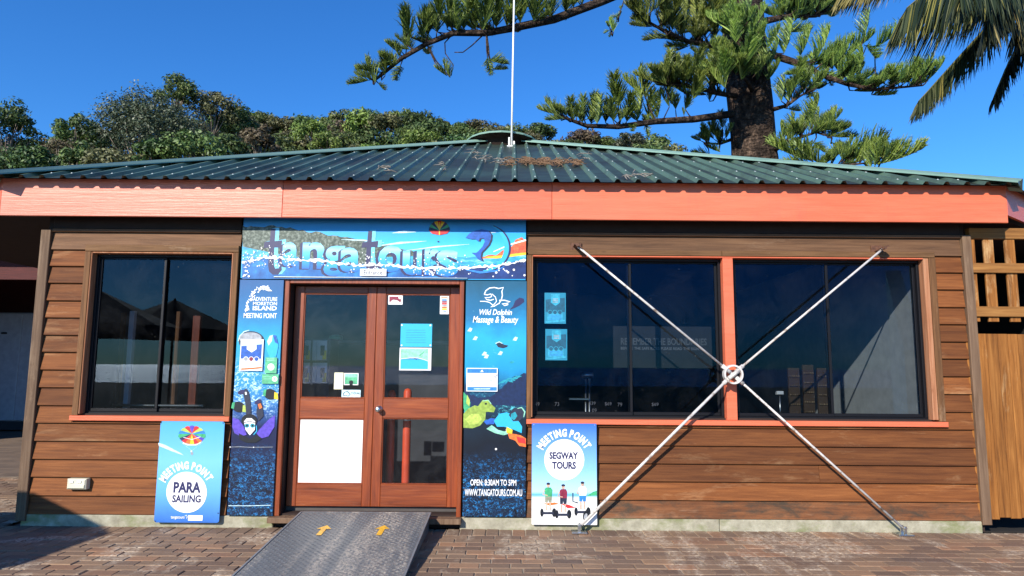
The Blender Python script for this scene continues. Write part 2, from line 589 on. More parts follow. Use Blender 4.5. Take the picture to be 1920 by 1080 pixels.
def brick_mesh(name, l, w, seed):
    rr = random.Random(seed)
    c = 0.006
    b = MB()
    hx, hy = l / 2, w / 2
    j = [rr.uniform(-0.0012, 0.0012) for _ in range(12)]
    vs = [(-hx, -hy, -0.04), (hx, -hy, -0.04), (hx, hy, -0.04), (-hx, hy, -0.04),
          (-hx, -hy, -c), (hx, -hy, -c), (hx, hy, -c), (-hx, hy, -c),
          (-hx + c + j[0], -hy + c + j[1], j[8]), (hx - c + j[2], -hy + c + j[3], j[9]), (hx - c + j[4], hy - c + j[5], j[10]), (-hx + c + j[6], hy - c + j[7], j[11])]
    fs = []
    for i in range(4):
        k = (i + 1) % 4
        fs += [(i, k, 4 + k, 4 + i), (4 + i, 4 + k, 8 + k, 8 + i)]
    fs.append((8, 9, 10, 11))
    b.add(vs, fs)
    return b, vs, fs


bricks = []
rb = random.Random(3)
y = -0.035
x = -5.2
while x < 6.2:                                             # header course along the wall
    bricks.append((x, y - BL / 2, math.pi / 2)); x += BW + GAP
y -= BL + GAP
row = 0
while y > -2.3:
    x = -5.2 - (row % 2) * (BL + GAP) / 2 + rb.uniform(-0.02, 0.02)
    while x < 6.2:
        bricks.append((x, y - BW / 2, 0.0)); x += BL + GAP
    y -= BW + GAP
    row += 1
yy = -0.035 + BW / 2                                       # strip that runs back past the left corner
row = 0
while yy < 2.6:
    x = -7.9 - (row % 2) * (BL + GAP) / 2
    while x < -4.72:
        bricks.append((x, yy, 0.0)); x += BL + GAP
    yy += BW + GAP
    row += 1


def ground_in_view(x, y):
    d = Vector((x, y, 0)) - CAM
    zc = d.dot(_f)
    if zc < 0.1: return None
    px = 960 + FPX * d.dot(_r) / zc
    py = 540 - FPX * d.dot(_u) / zc
    return px, py, zc


RX0, RX1, RY0 = -1.925, -0.735, -2.1          # footprint of the ramp
vis, rest = [], []
for (x, y, a) in bricks:
    q = ground_in_view(x, y)
    inside = -60 < q[0] < 1980 and q[1] < 1110
    under = RX0 + 0.15 < x < RX1 - 0.15 and y > RY0
    (vis if inside and not under else rest).append((q[2], x, y, a))
vis.sort()
near, rest = vis[:300], rest + vis[300:]
protos = []
for k in range(6):
    b, vs, fs = brick_mesh('brick', BL, BW, k)
    b.mats.append(M['paver'])
    protos.append(b.mesh('brick', (0, 0, 0)))
for i, (_, x, y, a) in enumerate(near):
    o = link_mesh('brick', protos[i % 6], ground, (x + rb.uniform(-.002, .002), y + rb.uniform(-.002, .002), rb.uniform(-.002, .003)))
    o.rotation_euler = (rb.uniform(-.009, .009), rb.uniform(-.006, .006), a + rb.uniform(-.008, .008) + (math.pi if rb.random() < .5 else 0))
b, vs, fs = brick_mesh('brick', BL, BW, 1)
field = MB()
for (_, x, y, a) in rest:
    mt = Matrix.Translation((x, y, rb.uniform(-.002, .003))) @ Matrix.Rotation(a + rb.uniform(-.008, .008), 4, 'Z')
    field.add([mt @ Vector(q) for q in vs], fs)
field.build('brick_field', M['paver_far'], ground, kind='stuff')
g = MB()
g.add([(-8.1, -2.4, -0.007), (6.6, -2.4, -0.007), (6.6, -0.035, -0.007), (-8.1, -0.035, -0.007)], [(0, 1, 2, 3)])
g.add([(-8.1, -0.035, -0.007), (-4.72, -0.035, -0.007), (-4.72, 2.7, -0.007), (-8.1, 2.7, -0.007)], [(0, 1, 2, 3)])
g.build('joint_sand', M['joint_sand'], ground)

# the wooded hill behind
SKYLINE = [(-300, 262), (0, 262), (100, 262), (200, 240), (330, 222), (420, 215), (470, 217), (560, 224), (640, 214), (700, 206), (760, 214),
           (840, 224), (900, 221), (960, 226), (1010, 241), (1060, 254), (1100, 249), (1150, 256), (1200, 254), (1260, 268), (1290, 282), (1350, 312), (1500, 350), (2300, 420)]


def skyline(px):
    xs, ys = zip(*SKYLINE)
    return float(np.interp(px, xs, ys))


def hill_z(X, Y):
    px = 960 + FPX * X / (Y + 6.45) * 0.95
    top = P(px, skyline(px) + 4, 100.0).z - 6.5
    f = max(0.0, (Y - 24) / 76.0)
    f = f if f < 1 else 1 - (f - 1) * 0.5
    return max(-0.05, top * f)


nx, ny = 60, 34
hv = []
for j in range(ny):
    Yv = 24 + j * 4.0
    for i in range(nx):
        ang = -1.15 + 2.3 * i / (nx - 1)
        Xv = (Yv + 6.45) * math.tan(ang) if abs(ang) < 1.2 else 0
        hv.append((Xv, Yv, hill_z(Xv, Yv) - 0.05))
hf = [(j * nx + i, j * nx + i + 1, (j + 1) * nx + i + 1, (j + 1) * nx + i) for j in range(ny - 1) for i in range(nx - 1)]
h = MB(); h.add(hv, hf, None, True)
h.build('hill', M['hillground'], kind='structure')

# ------------------------------------------------------------------ the shop building
shop = empty('shop_building', (0, 0, 0), 'low brown weatherboard tour shop with green hipped roof and coral fascia', 'building')
LAPS = [0.106 + 0.1668 * k for k in range(17)]           # 0.106 .. 2.775
XL, XR = -4.50, 4.385
LWX0, LWX1, LWZ0, LWZ1 = -4.095, -2.712, 1.03, 2.585      # clear opening, left window
RWX0, RWX1, RWZ0, RWZ1 = 0.190, 4.03, 1.03, 2.582        # clear opening, right window
DX0, DX1, DZ0, DZ1 = -2.15, -0.50, 0.16, 2.285           # door opening


def board(x0, x1, z0, z1, mat, parent=shop, thick=0.0):
    b = MB()
    e = 0.004
    yb, yt = -0.034 - thick, -0.009 - thick
    # tapered board: thick lower edge with a small chamfer
    vs = [(x0, 0, z0), (x1, 0, z0), (x1, 0, z1), (x0, 0, z1),
          (x0, yb + e, z0), (x1, yb + e, z0), (x0, yb, z0 + e), (x1, yb, z0 + e), (x1, yt, z1), (x0, yt, z1)]
    fs = [(0, 3, 2, 1), (0, 1, 5, 4), (4, 5, 7, 6), (6, 7, 8, 9), (9, 8, 2, 3), (0, 4, 6, 9, 3), (1, 2, 8, 7, 5)]
    b.add(vs, fs)
    return b.build('weatherboard', mat, parent)


rw = random.Random(11)
for k in range(16):
    z0, z1 = LAPS[k], LAPS[k + 1] + 0.006
    zj = z0 + rw.uniform(-0.003, 0.003)
    m = M['board'] if k < 15 else M['board_dull']
    # left of the window / left bay
    if z1 < LWZ0 - 0.02 or z0 > LWZ1: board(XL, -2.655, zj, z1, m)
    elif z0 < LWZ0: board(XL, -4.16, zj, z1, m); board(-4.158, -2.655, zj, 1.0, m)
    else: board(XL, -4.10, zj, z1, m)
    # right bay
    mr = M['board_grime'] if k == 0 else m
    if z1 < RWZ0 - 0.02 or z0 > RWZ1:
        if k in (2, 7) : board(0.14, 2.9, zj, z1, mr); board(2.903, XR, zj, z1, mr)
        else: board(0.14, XR, zj, z1, mr)
    elif z0 < RWZ0: board(4.12, XR, zj, z1, mr); board(0.14, 4.118, zj, 1.0, mr)
    else: board(4.06, XR, zj, z1, m)

# structural wall behind the boards with the three openings, plus the other walls, floor, ceiling
w = MB()
xs = [-4.56, LWX0, LWX1, DX0, DX1, RWX0, RWX1, 4.44]
for i in range(7):
    x0, x1 = xs[i], xs[i + 1]
    hole = {1: (LWZ0, LWZ1), 3: (0.12, DZ1), 5: (RWZ0, RWZ1)}.get(i)
    if hole:
        w.box(x0, x1, 0.004, 0.14, 0.0, hole[0]); w.box(x0, x1, 0.004, 0.14, hole[1], 3.2)
    else:
        w.box(x0, x1, 0.004, 0.14, 0.0, 3.2)
w.build('front_wall', M['soffit'], shop)
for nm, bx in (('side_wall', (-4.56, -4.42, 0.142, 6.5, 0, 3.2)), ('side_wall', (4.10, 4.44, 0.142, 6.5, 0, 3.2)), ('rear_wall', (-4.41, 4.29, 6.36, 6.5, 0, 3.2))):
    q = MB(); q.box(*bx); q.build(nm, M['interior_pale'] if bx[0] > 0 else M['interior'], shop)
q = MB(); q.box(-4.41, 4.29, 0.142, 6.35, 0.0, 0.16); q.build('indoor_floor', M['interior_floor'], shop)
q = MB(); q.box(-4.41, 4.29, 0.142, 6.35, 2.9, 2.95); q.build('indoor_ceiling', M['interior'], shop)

# corner boards, top batten, shaded top board
q = MB(); q.cbox(-4.60, -4.505, -0.052, 0.002, 0.045, 2.80); q.build('corner_board', M['post_wood'], shop, 'weathered grey brown corner board at the left end')
q = MB(); q.cbox(4.39, 4.475, -0.055, 0.002, 0.075, 2.81); q.build('corner_board', M['post_wood'], shop, 'weathered grey brown corner board at the right end')
for x0, x1 in ((-4.50, -2.655), (0.14, 4.385)):
    q = MB(); q.cbox(x0, x1, -0.040, 0.002, 2.783, 2.812); q.build('batten', M['board_dull'], shop)
    q = MB(); q.cbox(x0, x1, -0.022, 0.002, 2.815, 3.1); q.build('frieze_board', M['soffit'], shop)  # dark soffit colour deepens the eave shade on this board
# concrete plinth in cast lengths, with the doorway gap
for x0, x1 in ((-4.56, -2.21), (-0.47, 1.95), (1.953, 4.40)):
    q = MB(); q.cbox(x0, x1, -0.030, 0.10, -0.03, 0.104, 0.008); q.build('plinth', M['plinth'], shop)


# ---- windows
def bars(name, rects, y0, y1, mat, parent, c=0.004):
    b = MB()
    for (x0, x1, z0, z1) in rects: b.cbox(x0, x1, y0, y1, z0, z1, c)
    return b.build(name, mat, parent)


def pane(x0, x1, z0, z1, y, parent, mat, name='pane'):
    b = MB()
    b.add([(x0, y, z0), (x1, y, z0), (x1, y, z1), (x0, y, z1)], [(0, 1, 2, 3)])
    return b.build(name, mat, parent)


def slider(parent, x0, x1, z0, z1, split, y, gm):
    """two sliding sashes in a black aluminium surround"""
    s = 0.026
    b = MB()
    for r_ in ((x0, x1, z1 - s, z1), (x0, x1, z0, z0 + 0.03), (x0, x0 + s, z0 + 0.03, z1 - s), (x1 - s, x1, z0 + 0.03, z1 - s)):
        b.cbox(r_[0], r_[1], y - 0.02, y + 0.05, r_[2], r_[3], 0.003)
    b.build('surround', M['black_alu'], parent)
    for (a0, a1, yo) in ((x0 + s, split + 0.02, 0.012), (split - 0.02, x1 - s, 0.034)):
        b = MB()
        t = 0.024
        za, zb = z0 + 0.031, z1 - s - 0.001
        for r_ in ((a0, a1, zb - t * 0.7, zb), (a0, a1, za, za + t * 1.3), (a0, a0 + t, za + t * 1.3, zb - t * 0.7), (a1 - t, a1, za + t * 1.3, zb - t * 0.7)):
            b.cbox(r_[0], r_[1], y + yo - 0.018, y + yo + 0.002, r_[2], r_[3], 0.003)
        b.build('sash', M['black_alu'], parent)
        pane(a0 + t, a1 - t, za + t * 1.3, zb - t * 0.7, y + yo - 0.006, parent, gm)


lw = bars('window', [(-4.155, -2.66, 2.588, 2.652)], -0.052, 0.003, M['trim_wood_h'], shop)
lw['label'] = 'two-pane sliding window left of the entrance'
bars('side_trim', [(-4.155, -4.097, 1.015, 2.586)], -0.050, 0.003, M['trim_wood'], lw)
bars('side_trim', [(-2.710, -2.66, 1.015, 2.586)], -0.050, 0.003, M['trim_wood'], lw)
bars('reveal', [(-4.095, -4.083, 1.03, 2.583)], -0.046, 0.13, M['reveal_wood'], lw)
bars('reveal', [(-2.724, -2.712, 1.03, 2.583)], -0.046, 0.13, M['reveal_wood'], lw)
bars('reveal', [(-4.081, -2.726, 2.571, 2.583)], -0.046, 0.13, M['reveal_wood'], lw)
bars('sill', [(-4.165, -2.657, 0.968, 1.014)], -0.066, 0.13, M['coral'], lw)
slider(lw, -4.081, -2.726, 1.016, 2.569, P(303, 620, 0.07).x, 0.05, M['glass_grey'])

rwn = bars('window', [(0.155, 2.04, 2.585, 2.636), (2.043, 4.11, 2.585, 2.640)], -0.052, 0.003, M['trim_wood_h'], shop)
rwn['label'] = 'wide four-pane window right of the entrance with coral mullion'
bars('side_trim', [(0.145, 0.188, 1.015, 2.583)], -0.050, 0.003, M['trim_wood'], rwn)
bars('side_trim', [(4.052, 4.115, 1.015, 2.583)], -0.050, 0.003, M['trim_wood'], rwn)
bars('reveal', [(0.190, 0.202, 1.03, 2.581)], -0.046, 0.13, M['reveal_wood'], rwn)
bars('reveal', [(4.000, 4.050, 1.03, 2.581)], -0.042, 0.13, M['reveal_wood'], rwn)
bars('reveal', [(0.204, 3.998, 2.569, 2.582)], -0.046, 0.13, M['coral'], rwn)
bars('sill', [(0.145, 4.125, 0.966, 1.013)], -0.066, 0.13, M['coral'], rwn)
bars('mullion', [(2.047, 2.146, 1.0135, 2.568)], -0.044, 0.13, M['coral'], rwn)
slider(rwn, 0.204, 2.045, 1.016, 2.567, P(1180, 620, 0.07).x, 0.05, M['glass'])
slider(rwn, 2.148, 3.998, 1.016, 2.567, P(1551, 620, 0.07).x, 0.05, M['glass'])

# ---- entrance: frame and two door leaves
fr = bars('door_frame', [(-2.225, -2.155, 0.105, 2.34), (-0.505, -0.462, 0.105, 2.34), (-2.153, -0.507, 2.29, 2.34)], -0.035, 0.20, M['door_wood'], shop)
bars('threshold', [(-2.24, -0.455, 0.055, 0.104)], -0.11, 0.20, M['post_wood'], fr)
bars('head_flashing', [(-2.30, -0.43, 2.342, 2.352)], -0.075, -0.004, M['steel'], fr, 0.002)
DY = 0.10


def leaf(x0, x1, panes, label):
    """door leaf: panes = list of (x0,x1,z0,z1,kind) openings, top one first"""
    d = MB()
    z0, z1 = 0.168, 2.278
    gx0, gx1 = panes[0][0], panes[0][1]
    d.cbox(x0, gx0, DY, DY + 0.045, z0, z1, 0.004)
    root = d.build('door', M['door_wood'], shop)
    root['label'] = label
    bars('stile', [(gx1, x1, z0, z1)], DY, DY + 0.045, M['door_wood'], root)
    tops = [z1] + [p[2] for p in panes]
    bots = [p[3] for p in panes] + [z0]
    for a, b_ in zip(tops, bots):
        bars('rail', [(gx0 + 0.0005, gx1 - 0.0005, b_, a)], DY + 0.001, DY + 0.045, M['door_wood_h'], root)
    for (a0, a1, b0, b1, kind) in panes:
        bd = MB()
        t = 0.010
        for r_ in ((a0, a1, b1 - t, b1), (a0, a1, b0, b0 + t), (a0, a0 + t, b0 + t, b1 - t), (a1 - t, a1, b0 + t, b1 - t)):
            bd.cbox(r_[0], r_[1], DY + 0.008, DY + 0.03, r_[2], r_[3], 0.003)
        bd.build('glazing_bead', M['door_wood'], root)
        if kind == 'glass': pane(a0 + t, a1 - t, b0 + t, b1 - t, DY + 0.018, root, M['door_glass'])
        else:
            q = MB(); q.box(a0 + t, a1 - t, DY + 0.012, DY + 0.02, b0 + t, b1 - t); q.build('panel', M['white'], root, 'plain white lower panel')
    return root


def zz(py, px=700): return P(px, py, DY).z


def xx(px, py): return P(px, py, DY).x


dl = leaf(-2.140, -1.336, [(xx(567, 650), xx(687, 650), zz(747), zz(551), 'glass'), (xx(567, 650), xx(687, 650), zz(908), zz(786), 'panel')], 'left door leaf with a white lower panel')
dr = leaf(-1.333, -0.512, [(xx(721, 650), xx(843, 650), zz(747), zz(551), 'glass'), (xx(721, 650), xx(843, 650), zz(908), zz(784), 'glass')], 'right door leaf with round steel knob')
kp = P(711, 767, DY)
kb = MB()
prof = [(0.0, -0.075), (0.018, -0.075), (0.027, -0.066), (0.029, -0.052), (0.022, -0.040), (0.013, -0.034), (0.013, -0.012), (0.033, -0.010), (0.034, 0.0)]
n = 20
kv = [(kp.x + r_ * math.cos(2 * math.pi * k / n), DY + yy_, kp.z + r_ * math.sin(2 * math.pi * k / n)) for r_, yy_ in prof for k in range(n)]
kb.add(kv, [(i * n + k, (i + 1) * n + k, (i + 1) * n + (k + 1) % n, i * n + (k + 1) % n) for i in range(len(prof) - 1) for k in range(n)], None, True)
kb.build('door_knob', M['steel'], dr)

# ---- fascia
FY = -0.225
FX0, FX1, FZ0, FZ1 = -4.887, 4.723, 2.898, 3.260
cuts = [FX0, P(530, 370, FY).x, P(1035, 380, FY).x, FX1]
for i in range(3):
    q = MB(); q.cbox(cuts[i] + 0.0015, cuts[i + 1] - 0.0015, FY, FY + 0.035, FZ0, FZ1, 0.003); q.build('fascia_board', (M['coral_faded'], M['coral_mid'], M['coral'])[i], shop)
RD = Vector((0.79, 0.61, 0)).normalized()
for sx, X0 in ((1, FX1), (-1, FX0)):
    for za, zb, off in ((2.972, 3.160, 0.0), (3.163, 3.285, -0.004)):
        q = MB()
        L = 3.0
        d = Vector((RD.x * sx, RD.y, 0)); nrm = Vector((RD.y * sx, -RD.x, 0))
        a = Vector((X0, FY, 0)) + nrm * off
        if off == 0.0: a = a + d * 0.002
        e = a + d * L
        pts = [a, e, e - nrm * 0.03, a - nrm * 0.03]
        vs = [(p_.x, p_.y, z) for z in (za, zb) for p_ in pts]
        q.add(vs, [(0, 1, 5, 4), (1, 2, 6, 5), (2, 3, 7, 6), (3, 0, 4, 7), (0, 3, 2, 1), (4, 5, 6, 7)])
        q.build('fascia_board', M['coral'], shop)
# soffit lining
A2 = Vector((FX0 - RD.x * 3, FY + RD.y * 3, 0)); B2 = Vector((FX1 + RD.x * 3, FY + RD.y * 3, 0))
q = MB()
zs = 2.945
pl = [(FX0 + .05, FY + .036), (FX1 - .05, FY + .036), (B2.x, B2.y + .04), (B2.x, 8.6), (A2.x, 8.6), (A2.x, A2.y + .04)]
q.add([(a, b_, zs) for a, b_ in pl], [tuple(range(6))])
q.build('soffit', M['soffit'], shop)

# ---- roof
EY, EZ = -0.335, 3.234                                   # eave edge of the sheets
AP = Vector((-0.13, 4.5, 5.29))                          # where the hips would meet
TANP = (AP.z - EZ) / (AP.y - EY)
EX0, EX1 = FX0 - 0.03, FX1 + 0.03
CUT = 4.05


def ymax(x):
    t = (x - EX0) / (AP.x - EX0) if x < AP.x else (EX1 - x) / (EX1 - AP.x)
    return min(CUT, EY + max(0.0, min(1, t)) * (AP.y - EY))


# back and side planes
q = MB()
c = [(EX0, EY + .02, EZ - .004), (EX1, EY + .02, EZ - .004), (B2.x + .05, B2.y, EZ), (B2.x + .05, 9.2, EZ), (A2.x - .05, 9.2, EZ), (A2.x - .05, A2.y, EZ), (AP.x, AP.y, AP.z - 0.03)]
q.add(c, [(1, 2, 6), (2, 3, 6), (3, 4, 6), (4, 5, 6), (5, 0, 6)])
roof = q.build('roof', M['roof'], shop, 'green metal hipped roof with dirty sheets')
PITCHX = 0.1935
HR = 0.030
x = EX0 - 0.06
sheet_i = 0
screws = MB()
while x < EX1:
    sh = MB()
    for r_ in range(4):
        x0 = x + r_ * PITCHX
        prof = [(x0, 0.0, 'p'), (x0 + 0.128, 0.0, 'r'), (x0 + 0.146, HR, 'r'), (x0 + 0.172, HR, 'r'), (x0 + PITCHX, 0.0, None)]
        for (xa, ha, kd), (xb, hb, _) in zip(prof[:-1], prof[1:]):
            ca, cb = max(xa, EX0), min(xb, EX1)
            if cb - ca < 1e-4: continue
            ha2 = ha + (hb - ha) * (ca - xa) / (xb - xa); hb2 = ha + (hb - ha) * (cb - xa) / (xb - xa)
            ya, yb = ymax(ca), ymax(cb)
            if ca < AP.x < cb: pass
            nz = 1.0
            def pt(X, Y, hh): return (X, Y - hh * 0.39, EZ + (Y - EY) * TANP + hh * 0.92)
            sh.add([pt(ca, EY, ha2), pt(cb, EY, hb2), pt(cb, yb, hb2), pt(ca, ya, ha2)], [(0, 1, 2, 3)], M['roof'] if kd == 'p' else M['roof_rib'])
        xm = x0 + 0.159
        if EX0 + 0.1 < xm < EX1 - 0.1:
            Ys = EY + 0.12
            k = 0
            while Ys < ymax(xm) - 0.1:
                zz_ = EZ + (Ys - EY) * TANP + HR * 0.93
                s_ = 0.009
                screws.add([(xm - s_, Ys - s_, zz_), (xm + s_, Ys - s_, zz_), (xm + s_, Ys + s_, zz_ + .006), (xm - s_, Ys + s_, zz_ + .006), (xm, Ys, zz_ + .013)],
                           [(0, 1, 4), (1, 2, 4), (2, 3, 4), (3, 0, 4)])
                Ys += 0.9 if k else 0.55
                k += 1
    if sh.f: sh.build('roof_sheet', None, roof)
    x += 4 * PITCHX
screws.build('roof_screws', flat('screw_heads', (0.45, 0.5, 0.48), 0.4), roof, kind='stuff')
# hip caps: folded pale green metal over each front hip
for ex in (EX0, EX1):
    a = Vector((ex, EY, EZ + 0.02)); b_ = Vector((AP.x, AP.y, AP.z + 0.03))
    d = (b_ - a).normalized()
    side = d.cross(Vector((0, 0, 1))).normalized()
    if side.y > 0: side = -side                          # towards the viewer
    up = side.cross(d)
    if up.z < 0: up = -up
    prof = [(-0.16, -0.05), (-0.06, 0.012), (-0.03, 0.038), (0.0, 0.048), (0.03, 0.038), (0.055, 0.015), (0.15, -0.005), (0.152, -0.022)]
    ring0 = [a - d * 0.03 + side * s_ + up * u_ for s_, u_ in prof]
    ring1 = [b_ - d * 0.55 + side * s_ + up * u_ for s_, u_ in prof]
    q = MB(); k = len(prof)
    q.add(ring0 + ring1, [(i, i + 1, k + i + 1, k + i) for i in range(k - 1)] + [tuple(range(k))], None, True)
    q.build('hip_cap', M['roof_cap'], roof)
# vent cupola
cc = P(941, 268, 4.35)
q = MB()
q.lathe([(0.58, -0.015), (0.59, 0.0), (0.42, 0.045), (0.22, 0.11), (0.10, 0.155), (0.0, 0.175)], cc, 20, M['roof'], False)
q.lathe([(0.60, -0.03), (0.605, -0.012), (0.59, 0.002)], cc, 20, M['roof_cap'], False)
cup = q.build('vent_cap', None, roof)
q = MB(); q.lathe([(0.42, -0.5), (0.42, -0.04), (0.57, -0.03)], cc, 20); q.build('vent_collar', M['soffit'], roof)
# ------------------------------------------------------------------ print and lettering helpers
_TXT = {}


def glyphs(s, off=0.0, shear=0.0):
    key = (s, off, shear)
    if key not in _TXT:
        cu = bpy.data.curves.new('lettering', 'FONT')
        cu.body = s
        cu.offset = off
        cu.shear = shear
        cu.resolution_u = 3
        o = bpy.data.objects.new('lettering', cu)
        COL.objects.link(o)
        dg = bpy.context.evaluated_depsgraph_get()
        me = bpy.data.meshes.new_from_object(o.evaluated_get(dg))
        v = [(q.co.x, q.co.y) for q in me.vertices]
        f = [tuple(p_.vertices) for p_ in me.polygons]
        bpy.data.objects.remove(o)
        bpy.data.curves.remove(cu)
        bpy.data.meshes.remove(me)
        _TXT[key] = (v, f)
    return _TXT[key]


class Print:
    """flat print on a panel whose face lies at depth Y; positions are given on the photograph's grid and laid onto that face"""

    def __init__(s, Y):
        s.Y, s.k = Y, 0
        s.parts = [('printed_picture', MB())]
        s.words = []

    @property
    def pic(s):
        return s.parts[-1][1]

    def part(s, name):
        """what follows is printed as a figure of its own"""
        s.parts.append((name, MB()))

    def word(s):
        s.words.append(MB())
        return s.words[-1]

    def lay(s):
        s.k += 1
        return s.Y - 0.0008 - 0.00006 * s.k

    def pt(s, x, y, Y):
        q = P(x, y, s.Y)
        return (q.x, Y, q.z)

    def poly(s, pts, mat, let=False):
        Y = s.lay()
        s.pic.add([s.pt(a, b, Y) for a, b in pts], [tuple(range(len(pts)))[::-1]], mat)

    def rect(s, x0, y0, x1, y1, mat):
        a, b = P(x0, y0, s.Y), P(x1, y1, s.Y)
        c, d = P(x1, y0, s.Y), P(x0, y1, s.Y)
        X0, X1, Z1, Z0 = (a.x + d.x) / 2, (b.x + c.x) / 2, (a.z + c.z) / 2, (b.z + d.z) / 2
        Y = s.lay()
        s.pic.add([(X0, Y, Z0), (X1, Y, Z0), (X1, Y, Z1), (X0, Y, Z1)], [(0, 1, 2, 3)], mat)

    def oval(s, cx, cy, rx, ry, mat, rot=0.0, n=20, let=False):
        s.poly([(cx + rx * math.cos(t) * math.cos(rot) - ry * math.sin(t) * math.sin(rot),
                 cy + rx * math.cos(t) * math.sin(rot) + ry * math.sin(t) * math.cos(rot)) for t in [2 * math.pi * k / n for k in range(n)]], mat, let)

    def stroke(s, pts, w, mat, let=False):
        L, Rr = [], []
        ws = w if isinstance(w, (list, tuple)) else [w] * len(pts)
        for i, (x, y) in enumerate(pts):
            a = pts[max(i - 1, 0)]; b = pts[min(i + 1, len(pts) - 1)]
            dx, dy = b[0] - a[0], b[1] - a[1]
            l = math.hypot(dx, dy) or 1
            nx_, ny_ = -dy / l * ws[i] / 2, dx / l * ws[i] / 2
            L.append((x + nx_, y + ny_)); Rr.append((x - nx_, y - ny_))
        Y = s.lay()
        n = len(pts)
        s.pic.add([s.pt(a, b, Y) for a, b in L + Rr], [(i, i + 1, n + i + 1, n + i) for i in range(n - 1)], mat)

    def text(s, body, x0, y0, x1, y1, mat, off=0.0, shear=0.0, let=True):
        """lettering stretched into the box x0,y0 (top left) - x1,y1 (bottom right)"""
        v, f = glyphs(body, off, shear)
        a = np.array(v)
        lo, hi = a.min(0), a.max(0)
        Y = s.lay()
        tl, br, tr, bl = P(x0, y0, s.Y), P(x1, y1, s.Y), P(x1, y0, s.Y), P(x0, y1, s.Y)
        X0, X1, Z0, Z1 = (tl.x + bl.x) / 2, (tr.x + br.x) / 2, (bl.z + br.z) / 2, (tl.z + tr.z) / 2
        vs = [(X0 + (x - lo[0]) / (hi[0] - lo[0]) * (X1 - X0), Y, Z0 + (y - lo[1]) / (hi[1] - lo[1]) * (Z1 - Z0)) for x, y in v]
        (s.word() if let else s.pic).add(vs, f, mat)

    def arc(s, body, cx, cy, rad, h, a0, a1, mat, off=0.03, wide=0.8):
        """letters along a circle, from angle a0 to a1 (degrees, clockwise, 0 = straight up)"""
        Y = s.lay()
        gl_ = []
        for ch in body:
            if ch == ' ': gl_.append((None, None, 0.30)); continue
            v, f = glyphs(ch, off)
            a = np.array(v)
            gl_.append((v, f, float(np.ptp(a[:, 0])) + 0.10))
        tot = sum(g_[2] for g_ in gl_)
        pos = 0.0
        mb = s.word()
        for v, f, wd in gl_:
            mid = pos + wd / 2
            pos += wd
            if v is None: continue
            th = R(a0 + (a1 - a0) * mid / tot)
            arcpx = R(a1 - a0) * (rad + h * .35) / tot      # pixels per glyph unit along the arc
            a = np.array(v); lo, hi = a.min(0), a.max(0)
            vs = []
            for x, y in v:
                lx = (x - (lo[0] + hi[0]) / 2) * arcpx
                ly = rad + (y - lo[1]) / (hi[1] - lo[1]) * h
                vs.append(s.pt(cx + ly * math.sin(th) + lx * math.cos(th), cy - ly * math.cos(th) + lx * math.sin(th), Y))
            mb.add(vs, f, mat)

    def build(s, parent, pic='printed_picture'):
        for nm, mb in s.parts:
            if mb.f: mb.build(nm, None, parent)
        for mb in s.words: mb.build('lettering', None, parent)


def panel(name, x0, y0, x1, y1, Y, thick, mat, label, cat, c=0.002, ext_top=0.0):
    """a flat board whose front face is at depth Y"""
    a, b, c2, d = P(x0, y0, Y), P(x1, y1, Y), P(x1, y0, Y), P(x0, y1, Y)
    q = MB()
    q.cbox((a.x + d.x) / 2, (b.x + c2.x) / 2, Y, Y + thick, (b.z + d.z) / 2, (a.z + c2.z) / 2 + ext_top, c)
    o = q.build(name, mat, None, label, cat, base=True)
    return o


I = {}
for nm, c in dict(white=(0.86, 0.86, 0.86), navy=(0.022, 0.022, 0.09), ink=(0.02, 0.025, 0.05), black=(0.006, 0.008, 0.014), red=(0.62, 0.03, 0.03),
                  orange=(0.85, 0.16, 0.03), yellow=(0.85, 0.55, 0.03), green=(0.05, 0.36, 0.16), cyan=(0.03, 0.42, 0.72), teal=(0.02, 0.30, 0.38),
                  blue=(0.02, 0.10, 0.42), midblue=(0.03, 0.20, 0.62), purple=(0.10, 0.06, 0.45), pale=(0.55, 0.75, 0.85), skin=(0.55, 0.36, 0.26),
                  grey=(0.32, 0.34, 0.37), maroon=(0.22, 0.02, 0.05), cream=(0.80, 0.76, 0.52), deep=(0.006, 0.018, 0.07), olive=(0.25, 0.36, 0.06),
                  signgreen=(0.10, 0.42, 0.22), sand=(0.78, 0.74, 0.66), khaki=(0.25, 0.25, 0.18), mint=(0.25, 0.58, 0.42), arrow=(0.80, 0.42, 0.03), lime=(0.42, 0.55, 0.10), film=(0.012, 0.20, 0.33), filmdark=(0.010, 0.085, 0.15), filmpale=(0.03, 0.30, 0.44), sky=(0.16, 0.58, 0.82), pricewhite=(0.045, 0.05, 0.06)).items():
    I[nm] = flat('print_' + nm, c, 0.42, 0.45, var=0.03 if nm in ('white', 'navy', 'cream', 'cyan', 'film') else 0.28, scale=34.0)


